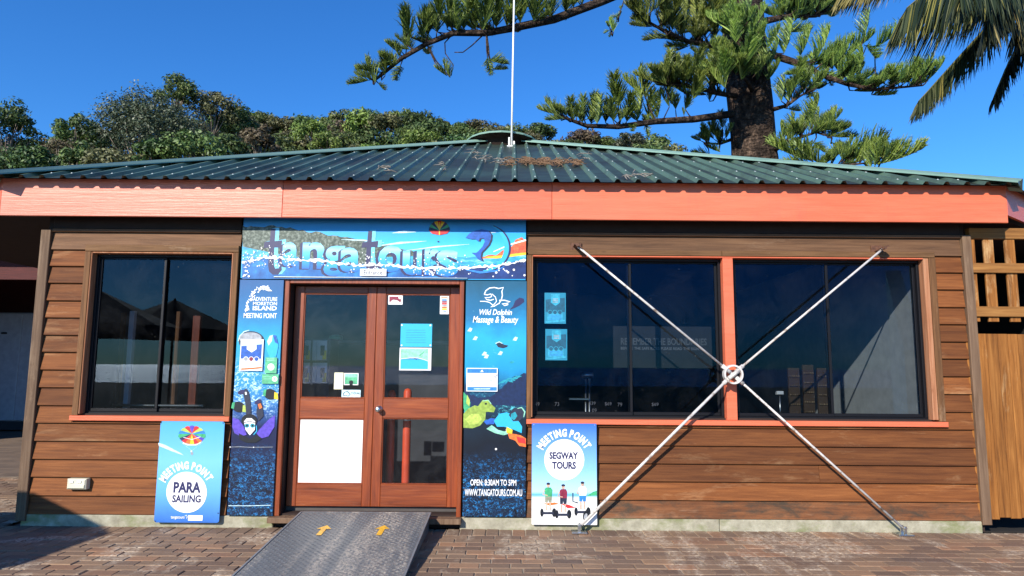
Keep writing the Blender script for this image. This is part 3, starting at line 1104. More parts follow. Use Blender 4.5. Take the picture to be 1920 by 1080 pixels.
def gradmat(name, stops, axis=2, noise=0.05, nscale=6.0, speck=None, speckc=None, rough=0.38):
    """printed vertical blend over the sheet (0 = lower edge) with cloudy unevenness; speck = (from, to, amount) adds mottled marks"""
    t = NT(name)
    co = t.n('TexCoord').outputs['Generated']
    sp = t.n('SeparateXYZ'); t.l(co, sp.inputs[0])
    z = sp.outputs[axis]
    n = t.noise(t.coords((1, 1, 1)), nscale, 5, 0.6, 0.4)
    f = t.math('ADD', z, t.math('MULTIPLY', t.math('SUBTRACT', n, 0.5), noise * 4))
    c = t.ramp(f, stops)
    for k, (z0, z1, lo, hi, scale, colr, dist) in enumerate(speck or []):
        sn = t.noise(t.coords((1, 1, 1.3)), scale, 6, 0.7, dist)
        mk = t.ramp(sn, [(lo, (0, 0, 0)), (hi, (1, 1, 1))])
        w_ = (z1 - z0) * 0.25
        band = t.math('MULTIPLY', t.ramp(z, [(max(0, z0 - w_ * .5), (0, 0, 0)), (z0 + w_, (1, 1, 1))]) if z0 > 0 else t.math('ADD', 1.0, 0.0),
                      t.ramp(z, [(z1 - w_, (1, 1, 1)), (min(1, z1 + w_ * .5), (0, 0, 0))]))
        c = t.mix(t.math('MULTIPLY', mk, band), c, colr)
    return t.base(c, rough, 0.45)


def wig(pts, amp, n, seed):
    """jagged outline along a polyline"""
    rr = random.Random(seed)
    out = []
    for (a, b) in zip(pts[:-1], pts[1:]):
        for k in range(n):
            t = k / n
            out.append((a[0] + (b[0] - a[0]) * t, a[1] + (b[1] - a[1]) * t + rr.uniform(-amp, amp)))
    out.append(pts[-1])
    return out


# ------------------------------------------------------------------ banner over the entrance
BY = -0.062
ban = panel('banner_sign', 454, 410, 986, 523.5, BY, 0.02,
            gradmat('banner_sky_print', [(0.0, (0.02, 0.30, 0.62)), (0.35, (0.10, 0.55, 0.80)), (0.55, (0.03, 0.42, 0.80)), (0.8, (0.015, 0.24, 0.62)), (1.0, (0.01, 0.10, 0.42))], noise=0.06, nscale=2.0),
            'long blue banner above the doors with a half-submerged shop name', 'sign', ext_top=0.10)
pr = Print(BY)
hillp = noisy('print_forest', [(0.3, (0.012, 0.022, 0.018)), (0.5, (0.07, 0.10, 0.075)), (0.75, (0.30, 0.34, 0.30))], 38, 8, kind='Object', rough=0.4)
seap = noisy('print_sea', [(0.3, (0.02, 0.18, 0.36)), (0.55, (0.05, 0.42, 0.62)), (0.75, (0.45, 0.72, 0.82))], 22, 6, stretch=(0.4, 1, 2), rough=0.4)
deepp = noisy('print_underwater', [(0.3, (0.012, 0.07, 0.26)), (0.55, (0.02, 0.16, 0.44)), (0.75, (0.04, 0.34, 0.62))], 7, 6, rough=0.4)
deepd = noisy('print_deep_underwater', [(0.3, (0.01, 0.02, 0.09)), (0.7, (0.02, 0.06, 0.24))], 7, 6, rough=0.4)
cliffp = noisy('print_sunset_cliff', [(0.3, (0.42, 0.05, 0.03)), (0.6, (0.75, 0.16, 0.06)), (0.75, (0.85, 0.45, 0.15))], 26, 6, rough=0.4)
facep = gradmat('print_letter_face', [(0.0, (0.02, 0.14, 0.52)), (0.35, (0.03, 0.34, 0.76)), (0.6, (0.10, 0.50, 0.82)), (0.85, (0.38, 0.74, 0.90)), (1.0, (0.10, 0.46, 0.80))], noise=0.04)
pr.poly(wig([(455, 424), (480, 425), (520, 424), (560, 431), (600, 437), (640, 445), (690, 452), (730, 462), (780, 472), (830, 484)], 2.2, 5, 1) + [(830, 496), (455, 496)], hillp)
pr.poly([(690, 484), (760, 480), (850, 482), (930, 480), (986, 472), (986, 502), (690, 502)], seap)
pr.poly([(454, 462), (480, 468), (520, 476), (560, 482), (560, 500), (454, 500)], seap)
pr.poly(wig([(900, 481), (930, 478), (945, 468), (960, 462), (966, 449), (978, 446), (986, 452)], 1.4, 4, 2) + [(986, 478), (940, 484), (900, 485)], cliffp)
pr.stroke([(925, 472), (955, 459), (986, 450)], [1.5, 2.5, 3], I['white'])
pr.poly([(905, 482), (940, 479), (986, 473), (986, 478), (930, 485)], I['yellow'])
foam = [(454, 489), (480, 485), (500, 480), (520, 482), (560, 485), (600, 487), (640, 493), (680, 496), (720, 494), (760, 498), (800, 501), (850, 501), (900, 499), (940, 495), (965, 490), (986, 486)]
pr.poly(wig(foam, 1.0, 3, 3) + [(986, 523), (454, 523)], deepp)
pr.poly(wig([(780, 500), (850, 502), (900, 500), (940, 497), (965, 493), (986, 490)], 1.0, 3, 4) + [(986, 523), (850, 523)], deepd)
pr.part('printed_clouds')
# wispy cloud strokes
for (x0, y0, x1, y1, w_) in ((640, 449, 720, 455, 3), (735, 437, 780, 435, 5), (700, 462, 800, 452, 4), (760, 470, 880, 458, 3), (880, 440, 930, 436, 3)):
    pr.stroke([(x0, y0), ((x0 + x1) / 2, (y0 + y1) / 2 - 1.5), (x1, y1)], [0.5, w_, 0.5], I['pale'])
pr.part('printed_letters')
LET = [('t', 492, 429, 531, 515, 0.16), ('a', 529, 454, 560, 500, 0), ('n', 567, 454, 609, 504, 0), ('g', 607, 461, 646, 518, 0), ('a', 638, 464, 677, 510, 0), ('t', 676, 433, 711, 508, 0),
       ('o', 709, 460, 758, 511, 0), ('u', 755, 470, 795, 516, 0), ('r', 796, 466, 824, 516, 0), ('s', 818, 468, 860, 519, 0)]
for ch, x0, y0, x1, y1, sh_ in LET:
    if ch == 't':                                        # dark faces with a bright right-hand side
        T_ = [(0.42, 0), (0.64, 0.0), (0.60, 0.27), (0.96, 0.25), (0.92, 0.41), (0.58, 0.41), (0.55, 0.78), (0.62, 0.87), (0.80, 0.86), (0.92, 0.78), (0.94, 0.90), (0.76, 1.0), (0.5, 1.0), (0.32, 0.93), (0.28, 0.80), (0.33, 0.41), (0.06, 0.42), (0.10, 0.29), (0.36, 0.27)]
        for dx in (7, 5.2, 3.5, 1.7):
            pr.poly([(x0 + dx + u_ * (x1 - x0), y0 - dx * .25 + v_ * (y1 - y0)) for u_, v_ in T_], I['sky'])
        pr.poly([(x0 + u_ * (x1 - x0), y0 + v_ * (y1 - y0)) for u_, v_ in T_], I['navy'])
    else:
        for dx in (-5.2, -3.9, -2.6, -1.3):
            pr.text(ch, x0 + dx, y0 - dx * 0.3, x1 + dx, y1 - dx * 0.3, I['navy'], 0.045, sh_)
        pr.text(ch, x0, y0, x1, y1, facep, 0.03, sh_)
pr.part('printed_dolphin')
# ring and leaping dolphin at the right end
ringp = [(903 + 47 * math.cos(R(a)), 464 + 44 * math.sin(R(a))) for a in range(-66, 96, 9)]
pr.stroke([(x + 3, y) for x, y in ringp], [2 + 8 * math.sin(math.pi * k / (len(ringp) - 1)) for k in range(len(ringp))], I['navy'])
pr.stroke(ringp, [1 + 8 * math.sin(math.pi * k / (len(ringp) - 1)) for k in range(len(ringp))], I['cyan'])
dol = [(873, 446), (880, 438), (890, 433), (903, 430), (915, 432), (921, 440), (920, 450), (916, 459), (909, 467), (903, 473), (901, 482), (905, 490), (896, 486), (890, 478), (884, 474),
       (893, 474), (898, 470), (905, 462), (909, 453), (907, 447), (900, 447), (897, 453), (891, 448), (882, 448)]
pr.poly([(x + 3, y + 1) for x, y in dol], I['ink'])
pr.poly(dol, I['blue'])
pr.stroke([(862, 498), (876, 506), (900, 511), (930, 508), (945, 500)], [1, 3, 4, 3, 1], I['midblue'])
pr.part('printed_parasail')
# parasail
for k in range(9):
    a0, a1 = R(180 + k * 20), R(200 + k * 20)
    pr.poly([(824, 432), (824 + 20 * math.cos(a0), 432 + 18 * math.sin(a0)), (824 + 20 * math.cos(a1), 432 + 18 * math.sin(a1))], I[('ink', 'green', 'navy', 'yellow', 'red', 'yellow', 'navy', 'green', 'ink')[k]])
pr.poly([(804, 432), (844, 432), (838, 438), (824, 441), (810, 438)], I['red'])
pr.stroke([(824, 417), (824, 441)], 2.0, I['yellow'])
pr.oval(822, 453, 2, 1.2, I['navy'])
pr.part('printed_foam')
# foam along the waterline, spray and bubbles
up = wig(foam, 2.6, 9, 5)
dn = [(x, y + 1.4 + 2.4 * abs(math.sin(x * 0.21)) + 1.6 * abs(math.sin(x * .077))) for x, y in wig(foam, 1.4, 9, 6)]
pr.poly(up + dn[::-1], I['white'])
rr = random.Random(8)
Yl = pr.lay()
for _ in range(330):
    x = rr.choice([rr.uniform(455, 985), rr.gauss(500, 14), rr.gauss(535, 12), rr.gauss(690, 16), rr.gauss(800, 18), rr.gauss(850, 14), rr.gauss(465, 7)])
    fy = np.interp(x, [a for a, _ in foam], [b for _, b in foam])
    if not 455 < x < 985: continue
    y = fy + rr.choice([rr.gauss(-6, 7), rr.gauss(8, 6)])
    if not 420 < y < 521: continue
    r_ = rr.uniform(0.4, 1.5)
    pr.pic.add([pr.pt(x + r_ * math.cos(a * 1.05), y + r_ * math.sin(a * 1.05), Yl) for a in range(6)][::-1], [tuple(range(6))], I['white'])
for _ in range(34):
    x, y, r_ = rr.choice([rr.gauss(462, 5), rr.gauss(810, 12), rr.gauss(945, 22)]), rr.uniform(503, 520), rr.uniform(1, 2.2)
    if 455 < x < 985: pr.oval(x, y, r_, r_, I['white'], n=8)
pr.build(ban)

es = panel('entrance_sign', 675, 504, 724.5, 517.5, BY - 0.022, 0.004, I['white'], 'small white plate reading Entrance above the doors', 'sign')
pr = Print(BY - 0.022)
pr.text('Entrance', 682, 506.5, 717, 515, I['ink'], 0.012)
pr.build(es)

# ------------------------------------------------------------------ left entrance panel
LY = -0.055
lp = panel('mural_sign', 438, 524.5, 522, 967, LY, 0.012,
           gradmat('left_mural_print', [(0.0, (0.004, 0.012, 0.04)), (0.18, (0.004, 0.008, 0.035)), (0.36, (0.006, 0.010, 0.055)), (0.42, (0.015, 0.07, 0.26)), (0.5, (0.02, 0.20, 0.50)), (0.62, (0.02, 0.28, 0.54)), (0.74, (0.015, 0.34, 0.56)), (0.85, (0.012, 0.16, 0.38)), (1.0, (0.012, 0.09, 0.26))],
                   noise=0.02, speck=[(0.42, 0.64, 0.50, 0.60, 26, (0.55, 0.78, 0.90), 1.2), (0.0, 0.27, 0.50, 0.66, 26, (0.02, 0.22, 0.56), 1.6), (0.0, 0.24, 0.60, 0.68, 58, (0.10, 0.48, 0.80), 0.8), (0.0, 0.30, 0.54, 0.64, 9, (0.002, 0.003, 0.012), 0.8), (0.62, 0.95, 0.66, 0.74, 40, (0.25, 0.62, 0.80), 0.5)]),
           'tall narrow underwater mural panel with upside-down snorkeller left of the doors', 'sign')
# the panel edges follow the building, not the lens: recut to its true rectangle
pr = Print(LY)
W = I['white']
pr.text('ADVENTURE', 474.5, 557, 520, 564.5, W, 0.012)
pr.text('MORETON', 474.5, 566, 519.5, 572.5, W, 0.012)
pr.text('ISLAND', 474, 574, 519, 582, W, 0.03)
pr.text('MEETING POINT', 457, 587, 519, 596.5, W, 0.015)
pr.part('printed_dolphin')
# leaping dolphin made of small white dabs
rr = random.Random(4)
for k in range(70):
    t = rr.random()
    a = R(-100 + 105 * t) if t < 0.75 else R(-100 + 105 * t)
    x = 496 - 31 * math.cos(R(95 * (1 - t)) ) * (1.0) + (4 if t > .6 else 0)
    y = 580 - 44 * math.sin(R(95 * t)) 
    x = 463 + 40 * t ** 1.5
    y = 580 - 44 * math.sin(R(90 * min(1, t * 1.15)))
    w_ = 2.5 + 6 * t * (1.15 - t) * 2
    pr.oval(x + rr.uniform(-w_, w_) * 0.7, y + rr.uniform(-w_, w_) * 0.6 + w_ * .6, rr.uniform(1.2, 2.2), rr.uniform(0.7, 1.4), W, rr.uniform(-1, 1), 8)
pr.poly([(499, 536), (506, 542), (511, 546), (503, 546), (496, 543)], W)
pr.poly([(459, 581), (464, 574), (467, 580), (470, 582), (464, 580), (461, 586)], W)
pr.part('printed_dolphins')
# two dolphins
pr.oval(472, 640, 24, 19, I['ink'], n=24)
pr.oval(470, 634, 21, 11, I['grey'], n=20)
pr.stroke([(447, 640), (450, 630), (458, 622), (468, 619)], [1, 2, 2, 1], I['pale'])
pr.poly([(500, 636), (506, 628), (514, 627), (520, 634), (522, 650), (519, 665), (514, 680), (506, 670), (500, 655)], I['cyan'])
pr.poly([(501, 640), (506, 630), (512, 628), (510, 640), (504, 648)], I['pale'])
pr.poly([(512, 628), (518, 629), (522, 645), (516, 642)], I['blue'])
pr.poly([(515, 668), (521, 672), (522, 684), (516, 680)], I['blue'])
pr.part('printed_fish')
# fish
for cx, cy, fl in ((507, 739, 1), (448, 763, -1)):
    pr.oval(cx, cy, 12, 10, I['black'], 0.2)
    pr.poly([(cx - 14 * fl * 0 + 8, cy - 4), (cx + 14, cy - 2), (cx + 15, cy + 10), (cx + 7, cy + 9)], I['yellow'] if fl > 0 else I['lime'])
    pr.poly([(cx - 12, cy - 8), (cx - 7, cy - 10), (cx - 9, cy + 4), (cx - 14, cy + 2)], I['green'])
pr.part('printed_snorkeller')
# snorkeller
pr.poly([(455, 733), (462, 728), (467, 735), (470, 752), (472, 775), (462, 778), (460, 755)], I['ink'])
pr.oval(453, 735, 7, 4, I['navy'], -0.3)
pr.stroke([(461, 735), (462, 740)], 3, W)
pr.poly([(483, 755), (489, 750), (493, 762), (495, 780), (485, 790), (481, 775)], I['ink'])
pr.oval(484, 753, 7, 3.5, I['navy'], -0.5)
pr.poly([(484, 758), (489, 756), (492, 764), (487, 767)], I['orange'])
pr.poly([(437, 783), (448, 786), (458, 800), (463, 815), (452, 818), (440, 812), (436, 800)], I['purple'])
pr.poly([(516, 778), (505, 786), (494, 797), (481, 812), (490, 822), (504, 818), (515, 800)], I['purple'])
pr.oval(468, 788, 15, 12, I['black'], n=20)
pr.poly([(448, 812), (460, 818), (470, 823), (482, 815), (492, 822), (480, 830), (462, 830), (450, 824)], I['black'])
pr.poly([(458, 790), (463, 784), (472, 784), (479, 790), (478, 806), (469, 816), (461, 806)], W)
pr.oval(463.5, 798, 4.6, 4.2, I['teal'], n=12); pr.oval(474, 798, 4.6, 4.2, I['teal'], n=12)
pr.oval(463.5, 798, 2.2, 2.2, I['black'], n=8); pr.oval(474, 798, 2.2, 2.2, I['black'], n=8)
pr.stroke([(457, 793), (468, 789.5), (480, 793)], 1.4, I['ink'])
pr.stroke([(466, 810), (472, 810)], 1.4, I['maroon'])
pr.stroke([(481, 798), (482, 808), (476, 815)], 1.6, I['cyan'])
pr.part('printed_picture')
pr.stroke([(433, 838), (450, 837.5), (470, 838.5), (512, 838)], 0.8, I['grey'])
pr.oval(432, 838, 1.1, 1.1, W, n=8); pr.oval(476, 838.5, 1.1, 1.1, W, n=8)
pr.stroke([(429, 948), (470, 948), (508, 947)], 1.2, I['pale'])
pr.build(lp)


def notice(name, x0, y0, x1, y1, Y, label, base='white', cat='poster', draw=None, thick=0.0015):
    o = panel(name, x0, y0, x1, y1, Y, thick, I[base], label, cat, 0.0004)
    if draw:
        q = Print(Y)
        draw(q, x0, y0, x1, y1)
        q.build(o)
    return o


def d_guide(tone):
    bgc, dk, lt = tone

    def d(q, x0, y0, x1, y1):
        w_, h_ = x1 - x0, y1 - y0
        X = lambda u: x0 + w_ * u
        Yp = lambda v: y0 + h_ * v
        q.rect(X(.05), Yp(.03), X(.95), Yp(.62), I[dk])
        q.poly([(X(.05), Yp(.03)), (X(.95), Yp(.03)), (X(.95), Yp(.16)), (X(.05), Yp(.22))], I[bgc])
        q.poly([(X(.3), Yp(.04)), (X(.72), Yp(.04)), (X(.72), Yp(.32)), (X(.51), Yp(.42)), (X(.3), Yp(.32))], I[lt])
        for k in range(3): q.stroke([(X(.38), Yp(.2 + .05 * k)), (X(.64), Yp(.2 + .05 * k))], h_ * .02, I['grey'])
        q.rect(X(.12), Yp(.66), X(.85), Yp(.9), I[lt])
        for k, c in enumerate(('grey', 'maroon', 'blue')):
            q.oval(X(.26 + .23 * k), Yp(.63), w_ * .11, w_ * .11, I[lt], n=14)
            q.oval(X(.26 + .23 * k), Yp(.63), w_ * .09, w_ * .09, I[c if bgc == 'pale' else dk], n=14)
        for k in range(4): q.stroke([(X(.18), Yp(.72 + .045 * k)), (X(.8), Yp(.72 + .045 * k))], h_ * .014, I['midblue'])
        q.stroke([(X(.05), Yp(.95)), (X(.5), Yp(.93)), (X(.95), Yp(.9))], h_ * .05, I['orange'] if bgc == 'pale' else I[lt])
    return d


notice('poster', 450, 636, 493, 695, LY - 0.016, 'framed visitor guide notice stuck on the left mural panel', 'white', draw=d_guide(('pale', 'blue', 'white')))


def d_green1(q, x0, y0, x1, y1):
    q.oval((x0 + x1) / 2, y0 + (y1 - y0) * .6, 6.5, 6.5, I['white'], n=16)
    for k in range(2): q.stroke([(x0 + 3, y0 + 3 + 3 * k), (x1 - 4, y0 + 3 + 3 * k)], 1.4, I['mint'])


def d_green2(q, x0, y0, x1, y1):
    q.oval(x1 - 7, (y0 + y1) / 2, 5, 5, I['white'], n=16)
    q.oval(x1 - 7, (y0 + y1) / 2, 2.2, 2.2, I['mint'], n=10)
    for k in range(2): q.stroke([(x0 + 3, y0 + 5 + 4 * k), (x1 - 14, y0 + 5 + 4 * k)], 1.2, I['mint'])


notice('sticker', 497, 670, 519, 700, LY - 0.016, 'upright green sticker with white disc on the left mural panel', 'signgreen', 'sticker', d_green1)
notice('sticker', 491, 701.5, 522, 719.5, LY - 0.016, 'wide green sticker just below the upright green one', 'signgreen', 'sticker', d_green2)

# ------------------------------------------------------------------ right entrance panel
rp = panel('mural_sign', 870.5, 526.5, 986.5, 969, LY, 0.012,
           gradmat('right_mural_print', [(0.0, (0.004, 0.012, 0.035)), (0.14, (0.004, 0.010, 0.03)), (0.3, (0.003, 0.005, 0.012)), (0.42, (0.004, 0.014, 0.03)), (0.52, (0.006, 0.07, 0.16)), (0.62, (0.012, 0.26, 0.52)), (0.74, (0.02, 0.36, 0.66)), (0.85, (0.012, 0.15, 0.32)), (1.0, (0.012, 0.085, 0.15))],
                   noise=0.05, nscale=2.4, speck=[(0.0, 0.24, 0.51, 0.66, 24, (0.015, 0.20, 0.52), 1.6), (0.0, 0.2, 0.60, 0.68, 55, (0.08, 0.44, 0.76), 0.8), (0.0, 0.30, 0.54, 0.64, 8, (0.002, 0.003, 0.010), 0.8), (0.4, 0.58, 0.56, 0.66, 14, (0.10, 0.55, 0.62), 1.4), (0.6, 0.9, 0.64, 0.74, 20, (0.25, 0.66, 0.85), 0.6)]),
           'wide underwater mural panel with turtle, diver and opening hours right of the doors', 'sign')
pr = Print(LY)
pr.text('Wild Dolphin', 899, 580, 960, 594, W, 0.012, 0.25)
pr.text('Massage & Beauty', 886.5, 593, 972, 609, W, 0.012, 0.25)
pr.part('printed_dolphin')
# outline dolphin
pr.stroke([(908, 552), (911, 545), (918, 540), (927, 539), (935, 541), (944, 539), (941, 546), (942, 554), (940, 562), (935, 570)], 1.9, W)
pr.stroke([(908, 552), (914, 553), (920, 551), (922, 556), (917, 558), (909, 558), (913, 562), (920, 563), (926, 561)], 1.7, W)
pr.stroke([(922, 551), (929, 557), (931, 565), (926, 571), (920, 576), (927, 574), (935, 569)], 1.6, W)
pr.stroke([(900, 565), (910, 565), (918, 567), (924, 572)], 1.5, W)
pr.stroke([(936, 563), (946, 563), (957, 566), (950, 569), (941, 570), (946, 573), (953, 571)], 1.8, W)
pr.part('printed_fish')
# fish
pr.poly([(956, 580), (962, 574), (966, 564), (974, 558), (982, 560), (983, 566), (974, 573), (966, 577), (958, 580)], I['navy'])
pr.poly([(930, 645), (936, 641), (945, 646), (953, 648), (950, 651), (943, 653), (934, 651)], I['ink'])
pr.stroke([(929, 644), (936, 641), (942, 644)], 1.4, I['pale'])
pr.poly([(956, 678), (962, 676), (966, 679), (960, 682), (955, 681)], I['teal'])
for (x, y) in ((891, 634), (908, 663), (912, 668), (966, 635), (938, 662), (881, 618)):
    pr.poly([(x - 5, y + 3), (x, y - 4), (x + 5, y - 2), (x + 2, y + 4)], I['pale'])
pr.part('printed_reef')
# reef crest
pr.poly(wig([(872, 720), (880, 738), (900, 747), (925, 742), (945, 722), (965, 706), (986, 700)], 2.2, 5, 9) + [(986, 760), (872, 760)], I['deep'])
for k in range(5):
    pr.stroke(wig([(930 + k * 9, 722 - k * 3), (945 + k * 8, 712 - k * 2), (962 + k * 4, 716 - k * 3)], 1.8, 3, 20 + k), 2.0, I['teal'])
pr.part('printed_turtle')
# turtle
pr.poly([(869, 735), (876, 742), (882, 755), (880, 770), (872, 772), (869, 765)], I['green'])
pr.poly([(869, 776), (878, 766), (890, 760), (904, 764), (911, 772), (910, 786), (900, 798), (886, 803), (869, 802)], I['olive'])
pr.poly([(872, 786), (884, 776), (898, 776), (903, 786), (895, 795), (880, 796)], I['lime'])
pr.poly([(896, 762), (905, 750), (917, 750), (920, 757), (929, 765), (926, 773), (914, 772), (906, 774)], I['olive'])
pr.oval(911, 757, 2.2, 2.0, I['black'], n=8)
pr.stroke([(905, 752), (915, 750), (921, 757)], 1.4, I['mint'])
pr.poly([(876, 740), (881, 750), (880, 762), (874, 756)], I['lime'])
pr.part('printed_diver')
# diver
pr.poly([(907, 790), (920, 784), (930, 785), (926, 795), (912, 796)], I['blue'])
pr.poly([(926, 789), (936, 776), (950, 773), (962, 778), (974, 792), (979, 800), (978, 812), (962, 805), (945, 800), (932, 800)], I['cyan'])
pr.poly([(912, 804), (922, 797), (934, 806), (946, 809), (954, 806), (955, 813), (944, 816), (928, 812)], I['mint'])
pr.oval(953, 806, 5, 4, I['skin'], n=10)
pr.poly([(950, 800), (961, 806), (960, 814), (950, 812)], I['yellow'])
pr.poly([(952, 812), (966, 814), (976, 816), (986, 822), (986, 838), (974, 836), (966, 826), (955, 822)], I['orange'])
pr.poly([(968, 818), (984, 822), (986, 832), (972, 830)], I['red'])
pr.poly([(954, 778), (962, 766), (974, 764), (983, 770), (984, 780), (974, 789), (962, 790)], I['ink'])
pr.stroke([(970, 766), (978, 764), (984, 772), (982, 782)], [1, 2.2, 2.6, 1.5], I['mint'])
pr.poly([(958, 776), (966, 772), (970, 780), (964, 788), (958, 784)], I['teal'])
pr.part('printed_picture')
pr.oval(930, 842, 2, 2, W, n=10)
pr.text('OPEN: 8:30AM TO 5PM', 882, 899, 968, 910.5, W, 0.012)
pr.text('WWW.TANGATOURS.COM.AU', 871.5, 917, 979, 930, W, 0.012)
pr.build(rp)


def d_rules(q, x0, y0, x1, y1):
    q.rect(x0 + 1.5, y0 + 1.5, x1 - 1.5, y0 + 9.5, I['midblue'])
    q.rect(x0 + 1.5, y1 - 8.5, x1 - 1.5, y1 - 1.5, I['midblue'])
    q.poly([((x0 + x1) / 2 - 3, y0 + 7.5), ((x0 + x1) / 2, y0 + 3), ((x0 + x1) / 2 + 3, y0 + 7.5)], I['white'])
    q.stroke([(x0 + 14, y1 - 5), (x1 - 14, y1 - 5)], 1.6, I['pale'])
    for k in range(3):
        cx, cy = x0 + 11.5 + 18 * k, (y0 + y1) / 2 + .5
        ring = [(cx + 7.6 * math.cos(t * math.pi / 10), cy + 7.6 * math.sin(t * math.pi / 10)) for t in range(21)]
        q.oval(cx - 1, cy + 1, 3.4, 2.8, I['pale'] if k != 1 else I['sand'], 0.5, 10)
        q.stroke(ring, 1.0, I['grey'])
        if k < 2: q.stroke([(cx + 5, cy - 5.4), (cx - 5, cy + 5.4)], 1.1, I['grey'])
        else: q.stroke([(cx + 5, cy - 8), (cx + 7, cy - 5), (cx + 10, cy - 10)], 1.2, I['ink'])


notice('notice_sign', 874.5, 690, 933, 734, LY - 0.018, 'blue and white notice with three round pictograms on the right mural panel', 'white', 'sign', d_rules)

# ------------------------------------------------------------------ the two meeting point signs
SY = -0.078


def signboard(x0, y0, x1, y1, mat, label, rad=0.022):
    a, b, c2, d = P(x0, y0, SY), P(x1, y1, SY), P(x1, y0, SY), P(x0, y1, SY)
    X0, X1, Z0, Z1 = (a.x + d.x) / 2, (b.x + c2.x) / 2, (b.z + d.z) / 2, (a.z + c2.z) / 2
    pts = []
    for cx, cz, a0 in ((X1 - rad, Z0 + rad, -90), (X1 - rad, Z1 - rad, 0), (X0 + rad, Z1 - rad, 90), (X0 + rad, Z0 + rad, 180)):
        for k in range(5): pts.append((cx + rad * math.cos(R(a0 + 22.5 * k)), cz + rad * math.sin(R(a0 + 22.5 * k))))
    n = len(pts)
    q = MB()
    q.add([(x, SY, z) for x, z in pts] + [(x, SY + 0.006, z) for x, z in pts], [tuple(range(n)), tuple(range(n, 2 * n))[::-1]] + [(i, n + i, n + (i + 1) % n, (i + 1) % n) for i in range(n)])
    return q.build('meeting_point_sign', mat, None, label, 'sign', base=True)


ps = signboard(295, 790, 416, 980, gradmat('parasailing_sign_print', [(0.0, (0.03, 0.13, 0.46)), (0.3, (0.12, 0.38, 0.74)), (0.6, (0.17, 0.48, 0.80)), (1.0, (0.07, 0.36, 0.70))], noise=0.02),
               'blue PARA SAILING meeting point sign with rainbow parachute under the left window')
pr = Print(SY)
cx, cy = 360, 816
pr.part('printed_parachute')
cols = ['green', 'midblue', 'lime', 'red', 'purple', 'red', 'lime', 'midblue', 'green']
for k in range(9):
    a0, a1 = R(172 + k * 21.8), R(172 + (k + 1) * 21.8)
    pr.poly([(cx, cy - 3), (cx + 26 * math.cos(a0), cy + 19 * math.sin(a0) + 2), (cx + 26 * math.cos((a0 + a1) / 2), cy + 20.5 * math.sin((a0 + a1) / 2) + 2), (cx + 26 * math.cos(a1), cy + 19 * math.sin(a1) + 2)], I[cols[k]])
lowc = ['green', 'navy', 'red', 'orange', 'yellow', 'red', 'orange', 'purple', 'green']
for k in range(9):
    a0, a1 = R(180 - k * 20), R(180 - (k + 1) * 20)
    pr.poly([(cx, cy - 3), (cx + 25 * math.cos(a0), cy + 17 * math.sin(a0)), (cx + 25 * math.cos(a1), cy + 17 * math.sin(a1))], I[lowc[k]])
pr.stroke([(cx - 17, cy + 14), (cx - 8, cy + 18), (cx + 8, cy + 18), (cx + 17, cy + 13)], 2.0, I['cream'])
pr.stroke([(cx - 16, cy + 4), (cx, cy + 8), (cx + 16, cy + 3)], 0.9, I['white'])
for sx in (-1, 1): pr.stroke([(cx + 22 * sx, cy + 12), (cx, 845)], 0.25, I['pale'])
pr.oval(360, 850, 2.4, 3.6, I['grey'], n=8); pr.oval(359, 846, 1.6, 1.4, I['white'], n=8)
pr.part('printed_cloud')
pr.poly([(297, 830), (310, 834), (340, 850), (345, 854), (325, 847), (298, 836)], I['pale'])
pr.part('printed_disc')
pr.oval(350, 923, 38, 38.5, I['white'], n=40)
pr.arc('MEETING POINT', 350, 923, 43, 15, -66, 63, W, 0.05)
pr.text('PARA', 325.5, 903.5, 377, 924, I['navy'], 0.045)
pr.text('SAILING', 323, 928, 377, 942.5, I['navy'], 0.04)
pr.text('tangatours', 320.5, 967.5, 346, 974, W, 0.01)
pr.rect(353, 966, 380, 976, W)
pr.stroke([(347, 967), (350, 966), (351.5, 969), (350, 972)], 0.9, W)
for (x, y) in ((302.5, 792.5), (418.5, 793), (291, 977), (409, 962)): pr.oval(x, y, 1.2, 1.2, I['ink'], n=8)
pr.build(ps)

sg = signboard(997, 794, 1119, 984, gradmat('segway_sign_print', [(0.0, (0.72, 0.70, 0.68)), (0.18, (0.78, 0.76, 0.72)), (0.26, (0.62, 0.74, 0.78)), (0.29, (0.08, 0.38, 0.62)), (0.32, (0.42, 0.66, 0.86)), (0.55, (0.22, 0.48, 0.84)), (1.0, (0.035, 0.14, 0.52))], noise=0.004),
               'SEGWAY TOURS meeting point sign with beach picture under the right window', 0.008)
pr = Print(SY)
pr.part('printed_disc')
pr.oval(1058, 862, 37.5, 38.5, I['white'], n=40)
pr.arc('MEETING POINT', 1058, 862, 43, 15, -66, 64, W, 0.05)
pr.text('SEGWAY', 1030, 847.5, 1084, 861, I['navy'], 0.045)
pr.text('TOURS', 1035, 865.5, 1080, 879.5, I['navy'], 0.045)
pr.part('printed_beach')
pr.poly([(1103, 928), (1112, 922), (1119, 920), (1119, 929), (1100, 930)], I['green'])
pr.poly([(1000, 951), (1020, 943), (1050, 942), (1075, 947), (1083, 952), (1060, 954), (1020, 953)], I['white'])
pr.poly([(1052, 944), (1066, 946), (1080, 952), (1064, 953)], I['red'])
pr.poly([(1018, 944), (1040, 942), (1050, 945), (1030, 948)], I['orange'])
